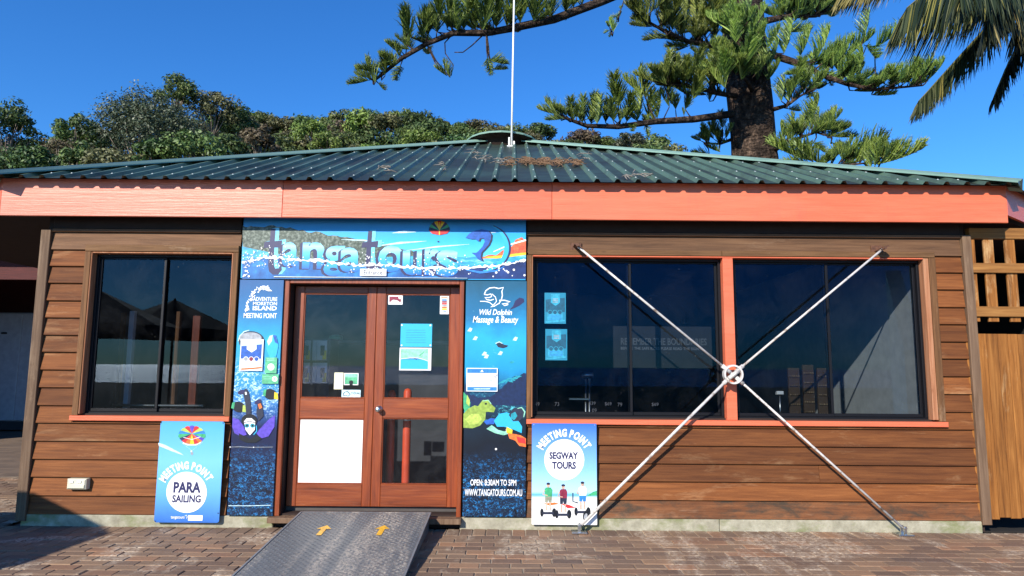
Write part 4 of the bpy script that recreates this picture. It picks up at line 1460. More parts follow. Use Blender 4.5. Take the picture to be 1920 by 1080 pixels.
for (x, s_, shirt, shorts, y0) in ((1028, 1.0, 'green', 'khaki', 905), (1056, 0.95, 'maroon', 'ink', 908), (1092, 1.05, 'white', 'midblue', 903)):
    pr.part('printed_rider')
    pr.poly([(x - 7 * s_, y0 + 12), (x - 4, y0 + 9), (x + 5, y0 + 9), (x + 8 * s_, y0 + 14), (x + 7, y0 + 26), (x - 6, y0 + 26)], I[shirt])
    pr.oval(x, y0 + 5, 3.2, 4.0, I['skin'], n=10)
    pr.oval(x, y0 + 2, 3.6, 2.4, I['ink'], n=10)
    pr.stroke([(x - 7, y0 + 14), (x - 10, y0 + 22), (x - 1, y0 + 24)], 2.0, I['skin'])
    pr.poly([(x - 6, y0 + 26), (x + 7, y0 + 26), (x + 6, y0 + 37), (x + 1, y0 + 37), (x, y0 + 31), (x - 1, y0 + 37), (x - 6, y0 + 37)], I[shorts])
    pr.stroke([(x - 3, y0 + 37), (x - 3, y0 + 52)], 2.6, I['skin']); pr.stroke([(x + 3.5, y0 + 37), (x + 3.5, y0 + 52)], 2.6, I['skin'])
    pr.oval(x - 12, y0 + 56, 3.2, 8, I['black'], n=12); pr.oval(x + 11, y0 + 56, 4.2, 8.5, I['black'], n=12)
    pr.stroke([(x - 11, y0 + 57), (x + 10, y0 + 57)], 4.5, I['ink'])
pr.oval(1100, 966, 7, 11, I['black'], 0.3, 14); pr.oval(1098, 968, 3, 6, I['grey'], 0.3, 10)
pr.stroke([(1074, 924), (1074, 940), (1084, 943)], 2.0, I['ink'])
for (x, y) in ((1001, 796), (1115, 797), (1000, 966)): pr.oval(x, y, 1.0, 1.0, I['grey'], n=8)
pr.build(sg)

# ------------------------------------------------------------------ papers on the glass
GY = DY + 0.014
notice('poster', 751, 607, 810, 650.5, GY, 'plain blue sheet of small print on the right door glass', 'cyan', 'poster',
       lambda q, a, b, c, d: [q.stroke([(a + 10, b + 12 + 4.6 * k), (c - 12, b + 12 + 4.6 * k)], 0.7, I['midblue']) for k in range(6)] + [q.oval(x, y, 1.6, 1.6, I['white'], n=8) for x, y in ((a + 2.5, b + 2.5), (c - 3, b + 3), (a + 2, d - 3), (c - 3, d - 3))])


def d_map(q, a, b, c, d):
    q.rect(a + 2, b + 2, c - 6, d - 2.5, I['midblue'])
    q.rect(a + 2, b + 22, c - 6, d - 2.5, I['cyan'])
    q.poly([(a + 2, b + 2), (c - 6, b + 2), (c - 6, b + 25), (c - 14, b + 22), (c - 26, b + 19), (a + 20, b + 19), (a + 2, b + 21)], I['mint'])
    q.stroke([(a + 2, b + 21), (a + 20, b + 19), (c - 26, b + 19), (c - 14, b + 22), (c - 6, b + 25)], 1.0, I['cream'])
    q.stroke([(c - 22, b + 15), (c - 16, b + 10), (c - 13, b + 7)], 1.6, I['green'])
    q.stroke([(a + 27, b + 20), (a + 33, b + 22)], 1.6, I['navy'])


notice('poster', 749, 652, 808.5, 694.5, GY, 'island map with green land and blue sea on the right door glass', 'white', 'poster', d_map)
notice('sticker', 728, 554, 755, 571, GY, 'maroon and white sticker in the top left corner of the right door glass', 'white', 'sticker',
       lambda q, a, b, c, d: [q.rect(a + 2, b + 2, c - 3, d - 5, I['maroon']), q.poly([(a + 5, d - 6), (a + 9, d - 9), (a + 16, d - 8), (a + 20, d - 6), (a + 20, d - 4), (a + 5, d - 4)], I['white']), q.oval(c - 5, b + 4, 3, 3, I['white'], n=10)])


def d_cards(q, a, b, c, d):
    cols_ = ['midblue', 'maroon', 'red', 'grey', 'orange', 'yellow']
    q.stroke([(a + 2, b + 3), (c - 2, b + 2.5)], 1.6, I['orange'])
    for k, cc_ in enumerate(cols_): q.rect(a + 3.5, b + 6 + 3.5 * k, c - 3.5, b + 9 + 3.5 * k, I[cc_])
    q.text('VISA', a + 4, d - 7, c - 4, d - 4, I['midblue'], 0.03)


notice('sticker', 825, 555, 841.5, 589, GY, 'tall white card payment sticker in the top right corner of the right door glass', 'white', 'sticker', d_cards)
notice('sticker', 626.5, 698.5, 643.5, 730, GY, 'plain cream paper slip on the left door glass', 'cream', 'sticker')
notice('sticker', 645, 699.5, 672, 722, GY, 'green rounded sign with white rim on the left door glass', 'white', 'sticker',
       lambda q, a, b, c, d: [q.rect(a + 1.5, b + 1.5, c - 1.5, d - 1.5, I['signgreen']), q.rect(a + 2, b + 2, c - 2, b + 8, I['mint']), q.oval((a + c) / 2, d - 5, 4, 4, I['black'], n=12), q.rect((a + c) / 2 - 3, d - 5, (a + c) / 2 + 3, d, I['black'])])
notice('sticker', 640.5, 731, 676, 746, GY, 'grey T-QUAL accreditation sticker in the lower corner of the left door glass', 'pale', 'sticker',
       lambda q, a, b, c, d: [q.stroke([(a + 3, b + 8), (a + 6, b + 4), (a + 11, b + 3), (a + 14, b + 6), (a + 16, b + 9), (a + 12, b + 12), (a + 8, b + 10), (a + 4, b + 11), (a + 3, b + 8)], 1.3, I['ink']), q.text('T-QUAL', a + 18, b + 4, c - 1, b + 9, I['ink'], 0.02)])
WY = 0.035
notice('poster', 1021, 549, 1061, 607, WY, 'upper of the two blue guide posters inside the wide window', 'film', 'poster', d_guide(('film', 'filmdark', 'filmpale')))
notice('poster', 1022.5, 617, 1063.5, 675.5, WY, 'lower of the two blue guide posters inside the wide window', 'film', 'poster', d_guide(('film', 'filmdark', 'filmpale')))
pr = Print(WY)
for s_, x, y in (('$39', 1104, 753), ("$69", 1134, 754), ('79', 1158, 755), ('$69', 1222, 755), ('09', 1110, 766), ('49', 1003, 754), ('73', 1040, 754)):
    pr.text(s_, x, y, x + 4.2 * len(s_), y + 7, I['pricewhite'], 0.0)
allw = MB()
for w__ in pr.words: allw.add(w__.v, w__.f, I['pricewhite'])
ptag = allw.build('price_lettering', None, None, 'row of small white price figures along the bottom of the wide window', 'lettering')

# ------------------------------------------------------------------ outlet, braces, ramp, mast
ob = empty('power_outlet', P(150, 915, -0.03), 'cream weatherproof double power outlet low on the left boards', 'outlet')
creamp = flat('cream_plastic', (0.66, 0.62, 0.46), 0.4)
a, b_ = P(133, 896, -0.03), P(167, 916, -0.03)
q = MB(); q.cbox(a.x, b_.x, -0.088, -0.022, b_.z, a.z, 0.012, creamp); q.build('housing', None, ob)
for k in range(2):
    x0 = a.x + 0.03 + k * 0.072
    q = MB(); q.cbox(x0, x0 + 0.035, -0.096, -0.0885, b_.z + 0.058, b_.z + 0.080, 0.003); q.build('switch', M['white'], ob)
q = MB(); q.cbox(a.x + 0.012, b_.x - 0.012, -0.0925, -0.0885, b_.z + 0.012, b_.z + 0.042, 0.002); q.build('socket_flap', creamp, ob)

YB = -0.150
ring_c = P(1374, 702, YB)
br = empty('cross_brace', (ring_c.x, YB, 0), 'white steel cross brace with central ring in front of the wide window', 'brace')
whitepaint = noisy('chipped_white_paint', [(0.34, (0.22, 0.16, 0.12)), (0.44, (0.52, 0.49, 0.46)), (0.7, (0.66, 0.63, 0.60))], 16, 6, rough=0.45)
ends = {'ul': P(1082, 461, YB), 'ur': P(1656, 466, YB), 'll': P(1086, 988, YB), 'lr': P(1694, 991, YB)}
RR = 0.078
for key, e in ends.items():
    d = (e - ring_c).normalized()
    s0 = ring_c + d * (RR + 0.004)
    yo = 0.0
    q = MB(); q.tube([s0, e], 0.0108 if key != 'll' else 0.0135, 10); q.build('rod', whitepaint, br)
    q = MB(); q.tube([ring_c + d * (RR - 0.045), ring_c + d * (RR + 0.05)], 0.020, 10); q.build('rod_socket', whitepaint, br)
dd = (ends['ur'] - ring_c).normalized()
q = MB(); q.tube([ring_c - dd * 0.062 + Vector((0, -.03, 0)), ring_c + dd * 0.062 + Vector((0, -.03, 0))], 0.020, 8); q.build('coupler', whitepaint, br)
dd = (ends['ul'] - ring_c).normalized()
q = MB(); q.tube([ring_c - dd * 0.062 + Vector((0, .012, 0)), ring_c + dd * 0.062 + Vector((0, .012, 0))], 0.017, 8); q.build('coupler', whitepaint, br)
q = MB()
n = 40
prof = [(RR + 0.012, -0.03), (RR + 0.012, 0.03), (RR - 0.004, 0.03), (RR - 0.004, -0.03)]
q.add([(ring_c.x + r_ * math.cos(2 * math.pi * k / n), YB + yo_, ring_c.z + r_ * math.sin(2 * math.pi * k / n)) for r_, yo_ in prof for k in range(n)],
      [(i * n + k, ((i + 1) % 4) * n + k, ((i + 1) % 4) * n + (k + 1) % n, i * n + (k + 1) % n) for i in range(4) for k in range(n)], None, False)
q.build('ring', whitepaint, br)
for key, wd in (('ul', 1), ('ur', 1), ('ll', 0), ('lr', 0)):
    e = ends[key]
    q = MB()
    sx = -1 if e.x < ring_c.x else 1
    if wd:                                               # wall bracket: plate on the wall, a leg out to the rod, a bolt
        q.cbox(e.x - 0.055, e.x + 0.055, -0.045, -0.024, e.z - 0.03, e.z + 0.05, 0.004)
        q.box(e.x - 0.03, e.x + 0.05, YB - 0.03, -0.045, e.z - 0.004, e.z + 0.006, M=Matrix.Translation(e) @ Matrix.Rotation(-sx * 0.5, 4, 'Y') @ Matrix.Translation(-e))
        q.tube([e + Vector((0, -.045, .0)), e + Vector((0, .03, .0))], 0.014, 8)
    else:
        q.cbox(e.x - 0.07, e.x + 0.07, YB - 0.05, YB + 0.07, 0.001, 0.014, 0.003)
        q.box(e.x - 0.012, e.x + 0.012, YB - 0.034, YB - 0.022, 0.014, 0.085)
        q.box(e.x - 0.012, e.x + 0.012, YB + 0.022, YB + 0.034, 0.014, 0.085)
        q.tube([(e.x, YB - 0.045, e.z + .01), (e.x, YB + 0.045, e.z + .01)], 0.012, 8)
    q.build('bracket', M['rust'] if wd else M['steel'], br)

# ramp
RY1, RZ1 = -0.115, 0.158


def rubber():
    t = NT('ramp_rubber')
    n = t.noise(t.coords((1, 1, 1), 0, 'World'), 30, 6, 0.7)
    c = t.ramp(n, [(0.3, (0.075, 0.080, 0.086)), (0.7, (0.135, 0.142, 0.150))])
    wc = t.coords((1, 1, 1), 0, 'World')
    fine = t.noise(wc, 42, 5, 0.75)
    lane = t.noise(t.coords((3.0, 0.40, 1), 0, 'World', (0, 0, 0.1)), 1.4, 3, 0.5, 0.4)
    mk = t.math('MULTIPLY', t.ramp(lane, [(0.49, (0, 0, 0)), (0.60, (1, 1, 1))]), t.ramp(fine, [(0.44, (0, 0, 0)), (0.58, (1, 1, 1))]))
    c = t.mix(t.math('MULTIPLY', mk, 0.6), c, (0.48, 0.41, 0.33))
    m = t.base(c, 0.42, 0.5)
    t.bump(n, 0.3, 0.003)
    return m


M['rubber'] = rubber()
ramp = empty('access_ramp', ((RX0 + RX1) / 2, RY0, 0), 'grey checker-plate access ramp with yellow arrows at the entrance', 'ramp')


def rz(y): return 0.006 + (RZ1 - 0.006) * (y - RY0) / (RY1 - RY0)


q = MB()
T = 0.012
q.add([(RX0, RY0, 0.0), (RX1, RY0, 0.0), (RX1, RY1, RZ1 - T), (RX0, RY1, RZ1 - T), (RX0, RY0, 0.006), (RX1, RY0, 0.006), (RX1, RY1, RZ1), (RX0, RY1, RZ1)],
      [(0, 3, 2, 1), (4, 5, 6, 7), (0, 1, 5, 4), (2, 3, 7, 6), (1, 2, 6, 5), (3, 0, 4, 7)])
q.build('deck', M['rubber'], ramp)
for X in (RX0 + 0.012, RX1 - 0.022):
    q = MB()
    q.add([(X, RY0 + .1, 0.002), (X + .01, RY0 + .1, 0.002), (X + .01, RY1, 0.002), (X, RY1, 0.002), (X, RY0 + .1, rz(RY0 + .1) - T), (X + .01, RY0 + .1, rz(RY0 + .1) - T), (X + .01, RY1, RZ1 - T - .001), (X, RY1, RZ1 - T - .001)],
          [(0, 3, 2, 1), (4, 5, 6, 7), (0, 1, 5, 4), (2, 3, 7, 6), (1, 2, 6, 5), (3, 0, 4, 7)])
    q.build('side_web', M['rubber'], ramp)
tr = MB()
yy = RY0 + 0.05
row = 0
sl_ = (RZ1 - .006) / (RY1 - RY0)
while yy < RY1 - 0.03:
    x = RX0 + 0.03 + (row % 2) * 0.0275
    while x < RX1 - 0.02:
        z = rz(yy)
        hx, hy, hh = 0.016, 0.014, 0.0055
        tr.add([(x - hx, yy, z), (x, yy - hy, z - hy * sl_), (x + hx, yy, z), (x, yy + hy, z + hy * sl_), (x - hx * .4, yy, z + hh), (x + hx * .4, yy, z + hh)],
               [(0, 1, 5, 4), (1, 2, 5), (2, 3, 4, 5), (3, 0, 4)])
        x += 0.055
    yy += 0.030
    row += 1
for X0, X1 in ((RX0 - 0.006, RX0 + 0.008), (RX1 - 0.008, RX1 + 0.006)):
    q = MB()
    q.add([(X0, RY0, rz(RY0) - .004), (X1, RY0, rz(RY0) - .004), (X1, RY1, RZ1 - .004), (X0, RY1, RZ1 - .004), (X0, RY0, rz(RY0) + .006), (X1, RY0, rz(RY0) + .006), (X1, RY1, RZ1 + .006), (X0, RY1, RZ1 + .006)],
          [(0, 3, 2, 1), (4, 5, 6, 7), (0, 1, 5, 4), (2, 3, 7, 6), (1, 2, 6, 5), (3, 0, 4, 7)])
    q.build('edge_strip', flat('pale_ramp_edge', (0.17, 0.18, 0.19), 0.4), ramp)  # edge strips in a paler grey than the deck
q = MB(); q.box(RX0 - .004, RX1 + .004, RY1 + 0.001, RY1 + 0.03, RZ1 - .03, RZ1 + .004); q.build('top_lip', M['rubber'], ramp)
tr.build('tread_pattern', M['rubber'], ramp, kind='stuff')
for px, mt in ((606, I['arrow']), (716, I['arrow'])):
    # arrow painted on the tread, pointing up the slope
    dd_ = ray(px, 994)
    t_ = 1.0
    for _ in range(20):
        pt_ = CAM + dd_ * t_
        t_ += (pt_.z - rz(pt_.y)) / abs(dd_.z) * 0.7
    c0 = CAM + dd_ * t_
    shp = [(-0.022, -0.14), (0.022, -0.14), (0.022, 0.02), (0.062, 0.02), (0.0, 0.12), (-0.062, 0.02), (-0.022, 0.02)]
    q = MB()
    q.add([(c0.x + a_, c0.y + b2, rz(c0.y + b2) + 0.0045) for a_, b2 in shp], [tuple(range(7))])
    q.build('painted_arrow', mt, ramp)

# mast on the roof
mb = P(959, 277, 3.72)
ms = empty('flag_mast', mb, 'thin white mast standing on the roof by the vent', 'mast')
q = MB(); q.tube([mb, mb + Vector((0.012, 0, 1.4)), mb + Vector((0.045, 0, 4.6))], [0.017, 0.015, 0.011], 8); q.build('pole', M['white'], ms)
q = MB(); q.cbox(mb.x - 0.07, mb.x + 0.07, mb.y - 0.06, mb.y + 0.06, mb.z - 0.03, mb.z + 0.02, 0.01); q.box(mb.x - 0.05, mb.x - 0.025, mb.y - 0.03, mb.y + 0.03, mb.z + 0.02, mb.z + 0.16); q.box(mb.x + 0.025, mb.x + 0.05, mb.y - 0.03, mb.y + 0.03, mb.z + 0.02, mb.z + 0.10); q.build('foot', M['white'], ms)

# leaf litter on the roof
lt = MB()
rr = random.Random(12)
tw = [noisy('dry_leaf_litter', [(0.3, (0.10, 0.055, 0.03)), (0.7, (0.26, 0.15, 0.08))], 20, rough=0.9), noisy('grey_twig', [(0.3, (0.12, 0.10, 0.08)), (0.7, (0.32, 0.29, 0.25))], 20, rough=0.9)]
for px, py, n_, sp in ((958, 309, 60, 12), (990, 308, 140, 12), (1020, 308, 110, 12), (1050, 309, 80, 12), (1080, 311, 60, 12), (905, 302, 20, 14), (940, 305, 18, 12), (720, 320, 16, 10), (830, 316, 10, 5), (1190, 334, 26, 26), (1100, 300, 12, 10), (890, 288, 10, 14)):
    for _ in range(int(n_ * .6)):
        a_, b2 = px + rr.gauss(0, sp * .55), py + rr.gauss(0, 3.2)
        d = ray(a_, b2)
        den = d.z - d.y * TANP
        t_ = (EZ + (CAM.y - EY) * TANP - CAM.z) / den
        c0 = CAM + d * t_ + Vector((0, 0, rr.uniform(0.015, 0.05)))
        if c0.y > 3.9 or c0.y < EY: continue
        an, ln = rr.uniform(0, 6.28), rr.uniform(0.05, 0.17)
        v1 = Vector((math.cos(an), math.sin(an), math.sin(an) * TANP + rr.uniform(-.2, .2))) * ln / 2
        lt.tube([c0 - v1, c0 + Vector((rr.uniform(-.02, .02), 0, .012)), c0 + v1], [0.003, 0.007, 0.002], 4, tw[0] if py > 304 and 940 < px < 1100 else tw[1], False, False)
lt.build('leaf_litter', None, None, 'brown fallen leaves and twigs lying on the roof sheets', 'leaf litter', kind='stuff')
# ------------------------------------------------------------------ timber gate and lattice at the right end
fn = empty('timber_fence', (5.0, 0, 0), 'golden timber paling gate with open lattice above at the right end', 'fence')
FYY = -0.02
x0f = P(1812, 620, FYY).x - 0.01
ztop = P(1870, 626, FYY).z
zbot = P(1870, 973, FYY).z
x = x0f
k = 0
while x < 5.75:
    wv = 0.098 + random.Random(k).uniform(-.006, .006)
    q = MB(); q.cbox(x, x + wv, FYY, FYY + 0.02, zbot + random.Random(k + 50).uniform(-.012, .012), ztop + random.Random(k + 9).uniform(-.003, .003), 0.004)
    q.build('paling', M['fence_wood'], fn)
    x += wv + 0.003
    k += 1
zl0, zl1 = P(1840, 603, FYY).z, P(1840, 449, FYY).z
for k, px in enumerate((1809, 1844, 1884, 1925, 1966)):
    xa = P(px, 450, FYY).x
    q = MB(); q.cbox(xa, xa + 0.098, FYY + 0.004, FYY + 0.024, zl0, zl1 + 0.02, 0.003); q.build('lattice_batten', M['fence_wood'], fn)
for pa, pb in ((494, 512), (575, 594)):
    za, zb = P(1865, pb, FYY).z, P(1865, pa, FYY).z
    q = MB(); q.cbox(4.478, 5.75, FYY - 0.022, FYY + 0.002, za, zb, 0.004); q.build('rail', M['fence_wood_h'], fn)
za, zb = P(1865, 448, FYY).z, P(1865, 428, FYY).z
q = MB(); q.cbox(4.478, 5.75, FYY - 0.01, FYY + 0.05, za, zb, 0.004); q.build('top_beam', M['fence_wood_h'], fn)
q = MB(); q.cbox(5.70, 5.80, FYY + 0.03, FYY + 0.13, 0, 3.0, 0.004); q.build('post', M['fence_wood'], fn)
# dark enclosure added behind the gate to keep the lattice gaps black
st = empty('dark_enclosure', (5.4, 1.5, 0), 'dark enclosure added behind the lattice to keep its gaps black', 'enclosure')
dk = flat('dark_enclosure_lining', (0.018, 0.015, 0.013), 0.9)
for nm, bx in (('rear_wall', (4.46, 6.6, 3.0, 3.06, 0, 3.1)), ('side_wall', (6.55, 6.61, 1.35, 2.99, 0, 3.1)), ('enclosure_floor', (4.46, 6.54, 0.06, 2.99, -0.02, -0.005))):
    q = MB(); q.box(*bx); q.build(nm, dk, st)

# ------------------------------------------------------------------ neighbouring building seen past the left corner
nb = empty('neighbour_shed', (-13, 9, 0), 'dark red neighbouring shed with grey gutter past the left corner', 'building')
dred = noisy('dark_red_boards', [(0.3, (0.05, 0.012, 0.012)), (0.7, (0.10, 0.022, 0.02))], 4, stretch=(1, 1, 20), rough=0.8)
gz = P(40, 436, 5.0).z
ngx = P(84, 440, 5.0).x
q = MB(); q.box(-24, -7.0, 10.0, 10.2, 0, gz + .1); q.build('wall', dred, nb)
q = MB(); q.box(-13.4, -13.2, 2.2, 9.99, 0, 7.5); q.build('sun_block_wall', dred, nb)  # unseen wall added to keep the sun off the container
q = MB(); q.box(-24, ngx + 0.6, 4.9, 10.6, gz + 0.10, gz + 0.16); q.build('roof_slab', M['soffit'], nb)
q = MB(); q.cbox(-24, ngx + 0.62, 4.84, 4.90, gz - 0.07, gz + 0.15, 0.01); q.build('gutter', flat('grey_gutter', (0.10, 0.11, 0.14), 0.5), nb)
q = MB(); q.box(-24, ngx + 0.55, 5.6, 5.7, gz - 0.75, gz + 0.09); q.build('beam', dred, nb)
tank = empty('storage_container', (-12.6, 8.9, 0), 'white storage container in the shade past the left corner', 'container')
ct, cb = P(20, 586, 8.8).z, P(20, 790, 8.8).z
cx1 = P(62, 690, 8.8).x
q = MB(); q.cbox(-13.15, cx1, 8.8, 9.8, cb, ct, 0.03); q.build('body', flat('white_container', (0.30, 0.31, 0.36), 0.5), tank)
q = MB(); q.cbox(-13.1, cx1 - 0.05, 8.86, 9.7, 0.0, cb - 0.002, 0.01); q.build('base', flat('container_gap_shade', (0.02, 0.02, 0.025), 0.8), tank)  # dark block stands for the shadow under the container
q = MB(); q.cbox(P(4, 620, 8.8).x, P(14, 620, 8.8).x, 8.77, 8.799, P(8, 626, 8.8).z, P(8, 623, 8.8).z, 0.004); q.build('handle', M['black_alu'], tank)
q = MB(); q.cbox(cx1 - 0.36, cx1 - 0.33, 8.788, 8.799, cb + .05, ct - .05, 0.002); q.build('door_seam', flat('container_seam', (0.35, 0.37, 0.42), 0.6), tank)

# ------------------------------------------------------------------ inside the shop
cab = empty('storage_cabinet', P(590, 740, 0.44), 'pale office cabinet with yellow-edged doors seen through the left door', 'cabinet')
cgrey = flat('pale_cabinet', (0.55, 0.55, 0.53), 0.5)
for (xa, xb, ya, yb) in ((566, 581, 638, 676), (586, 592, 638, 676), (594, 612, 638, 676), (564, 579, 680, 718), (586, 592, 680, 718), (594, 612, 680, 718)):
    a, b_ = P(xa, ya, 0.44), P(xb, yb, 0.44)
    q = MB(); q.cbox(a.x, b_.x, 0.44, 0.46, b_.z, a.z, 0.004); q.build('cabinet_door', cgrey, cab)
    if xb - xa > 12:
        hx_, hz_ = (a.x * .4 + b_.x * .6), (a.z + b_.z) / 2
        q = MB(); q.cbox(hx_ - .02, hx_ + .02, 0.425, 0.4395, hz_ - .05, hz_ + .05, 0.006); q.build('handle', M['black_alu'], cab)
        q = MB(); q.cbox(b_.x - .04, b_.x - .002, 0.432, 0.4395, b_.z + .01, (a.z + b_.z) / 2, 0.001); q.build('yellow_label', I['yellow'], cab)
a, b_ = P(560, 634, 0.466), P(616, 742, 0.466)
q = MB(); q.box(a.x, b_.x, 0.465, 0.8, 0.16, a.z); q.build('carcass', flat('cabinet_carcass', (0.06, 0.06, 0.065), 0.6), cab)
bxs = empty('shelf_box', P(625, 636, 1.4), 'green box standing on the indoor counter', 'box')
a, b_ = P(618, 629, 1.4), P(637, 637, 1.4)
q = MB(); q.cbox(a.x, b_.x, 1.4, 1.55, b_.z, a.z, 0.004); q.build('box_body', I['signgreen'], bxs)
q = MB(); q.box(a.x + .02, b_.x - .02, 1.41, 1.54, a.z, a.z + .01); q.build('box_lid', I['mint'], bxs)
ctr = empty('counter', P(660, 760, 1.4), 'dark service counter behind the entrance doors', 'counter')
a, b_ = P(616, 637.5, 1.4), P(700, 742, 1.4)
q = MB(); q.box(a.x, -0.35, 1.42, 1.95, 0.16, a.z - 0.04); q.build('front', flat('counter_front', (0.04, 0.045, 0.055), 0.6), ctr)
q = MB(); q.cbox(a.x - .02, -0.3, 1.38, 2.0, a.z - 0.038, a.z, 0.005); q.build('worktop', flat('counter_top', (0.12, 0.12, 0.13), 0.4), ctr)
IY = 0.9
isg = panel('boundary_sign', 1150, 612, 1335, 690, IY, 0.02, flat('grey_sign', (0.035, 0.038, 0.042), 0.6), 'grey REMEMBER THE BOUNDARIES board hanging inside the wide window', 'sign')
pr = Print(IY)
pr.text('REMEMBER THE BOUNDARIES', 1164, 634, 1325, 647, flat('dim_sign_letter', (0.16, 0.17, 0.18), 0.6), 0.02)  # letter grey toned down for the dim room
pr.text('BEFORE THE SAFE RIDES PLEASE READ THE SIGN', 1164, 651, 1310, 656, I['grey'], 0.0)
pr.build(isg)
# display stand and stools near the glass
dsp = empty('display_stand', P(1100, 770, 0.6), 'steel display stand standing inside the wide window', 'stand')
for xa in (1098, 1105):
    a, b_ = P(xa, 710, 0.6), P(xa, 800, 0.6)
    q = MB(); q.tube([(a.x, 0.6, 0.16), (a.x, 0.6, a.z)], 0.014, 8); q.build('upright', M['steel'], dsp)
a = P(1105, 707, 0.6)
q = MB(); q.tube([(a.x - .08, 0.6, a.z + .02), (a.x + .04, 0.6, a.z + .02)], 0.026, 10); q.build('head', M['steel'], dsp)
a = P(1095, 748, 0.6)
q = MB(); q.cbox(a.x - .16, a.x + .05, 0.55, 0.66, a.z - .01, a.z + .01, 0.003); q.build('shelf', M['steel'], dsp)
q = MB(); q.cbox(a.x - .12, a.x + .16, 0.5, 0.75, 0.16, 0.19, 0.005); q.build('base', M['black_alu'], dsp)
crv = empty('carved_screen', P(1520, 770, 0.9), 'carved timber screen standing inside the right half of the wide window', 'screen')
cw = noisy('carved_timber', [(0.3, (0.05, 0.03, 0.015)), (0.7, (0.34, 0.24, 0.14))], 24, rough=0.7, bump=0.4)
for k in range(3):
    a, b_ = P(1478 + k * 27, 690 - (6 if k == 1 else 0), 0.9), P(1503 + k * 27, 790, 0.9)
    q = MB(); q.cbox(a.x, b_.x, 0.9, 0.93, 0.17, a.z, 0.004); lf = q.build('screen_leaf', flat('screen_frame', (0.08, 0.05, 0.03), 0.6), crv)
    q = MB()
    rr = random.Random(k)
    for i in range(5):
        for j in range(12):
            cx_, cz_ = a.x + (b_.x - a.x) * (i + .5) / 5, 0.25 + (a.z - 0.3) * (j + .5) / 12
            q.lathe([(0.0, 0), (0.008, 0.004), (0.011, 0.012), (0.006, 0.02), (0.0, 0.022)], (cx_ + rr.uniform(-.004, .004), 0.892, cz_), 6)
    q.build('carving', cw, lf)
rk = empty('display_rack', P(300, 770, 0.5), 'upright white and brown display posts seen inside the left window', 'rack')
for xa, xb, ya, mt in ((243, 252, 583, M['white']), (331, 338, 584, M['trim_wood']), (362, 376, 592, M['door_wood']), (227, 233, 586, M['trim_wood'])):
    a, b_ = P(xa, ya, 0.55), P(xb, ya, 0.55)
    q = MB(); q.cbox(a.x, b_.x, 0.55, 0.60, 0.165, a.z, 0.004); q.build('post', mt, rk)
a, b_ = P(215, 757, 0.55), P(385, 762, 0.55)
q = MB(); q.cbox(a.x, b_.x, 0.50, 0.549, b_.z, a.z, 0.004); q.build('shelf', M['steel'], rk)
mon = empty('small_monitor', P(1466, 760, 0.5), 'small white desk camera on a stand inside the wide window', 'camera')
a = P(1462, 737, 0.5)
q = MB(); q.cbox(a.x - .035, a.x + .035, 0.48, 0.53, a.z - .015, a.z + .02, 0.005); q.build('head', M['white'], mon)
q = MB(); q.tube([(a.x, 0.505, 0.9), (a.x, 0.505, a.z - .014)], 0.008, 8); q.build('neck', M['steel'], mon)
dsk = empty('desk', P(1420, 780, 0.7), 'dark desk under the wide window', 'desk')
q = MB(); q.cbox(2.25, 3.3, 0.32, 0.85, 0.86, 0.90, 0.004); q.build('desk_top', flat('desk_laminate', (0.05, 0.05, 0.06), 0.4), dsk)
for xa in (2.3, 3.24):
    q = MB(); q.box(xa, xa + .03, 0.36, 0.82, 0.16, 0.859); q.build('desk_leg', M['black_alu'], dsk)

# ------------------------------------------------------------------ forecourt things beside and behind the camera (they reflect and cast shade)
canvas = flat('navy_canvas', (0.02, 0.022, 0.03), 0.8)


def umbrella(loc, rad, ze, label, rot=0.0):
    t = empty('market_umbrella', loc, label, 'umbrella', 'market umbrellas on the forecourt')
    x, y, _ = loc
    q = MB(); q.tube([(x, y, 0.06), (x, y, ze + 0.62)], 0.024, 10); q.build('pole', M['post_wood'], t)
    q = MB(); q.lathe([(0.0, 0.0), (0.3, 0.0), (0.3, 0.05), (0.05, 0.07), (0.04, 0.3), (0.0, 0.3)], (x, y, 0), 20); q.build('base', M['black_alu'], t)
    q = MB()
    n = 8
    rim = [(x + rad * math.cos(rot + 2 * math.pi * k / n), y + rad * math.sin(rot + 2 * math.pi * k / n), ze) for k in range(n)]
    low = [(a, b, c - 0.16) for a, b, c in rim]
    q.add(rim + low + [(x, y, ze + 0.6)], [(k, (k + 1) % n, 2 * n) for k in range(n)] + [(k, n + k, n + (k + 1) % n, (k + 1) % n) for k in range(n)])
    cn = q.build('canopy', canvas, t)
    for k in range(n):
        a = Vector(rim[k])
        q = MB(); q.tube([Vector((x, y, ze + 0.57)), a + Vector((0, 0, -0.02))], 0.01, 6); q.build('rib', M['post_wood'], cn)
    return t


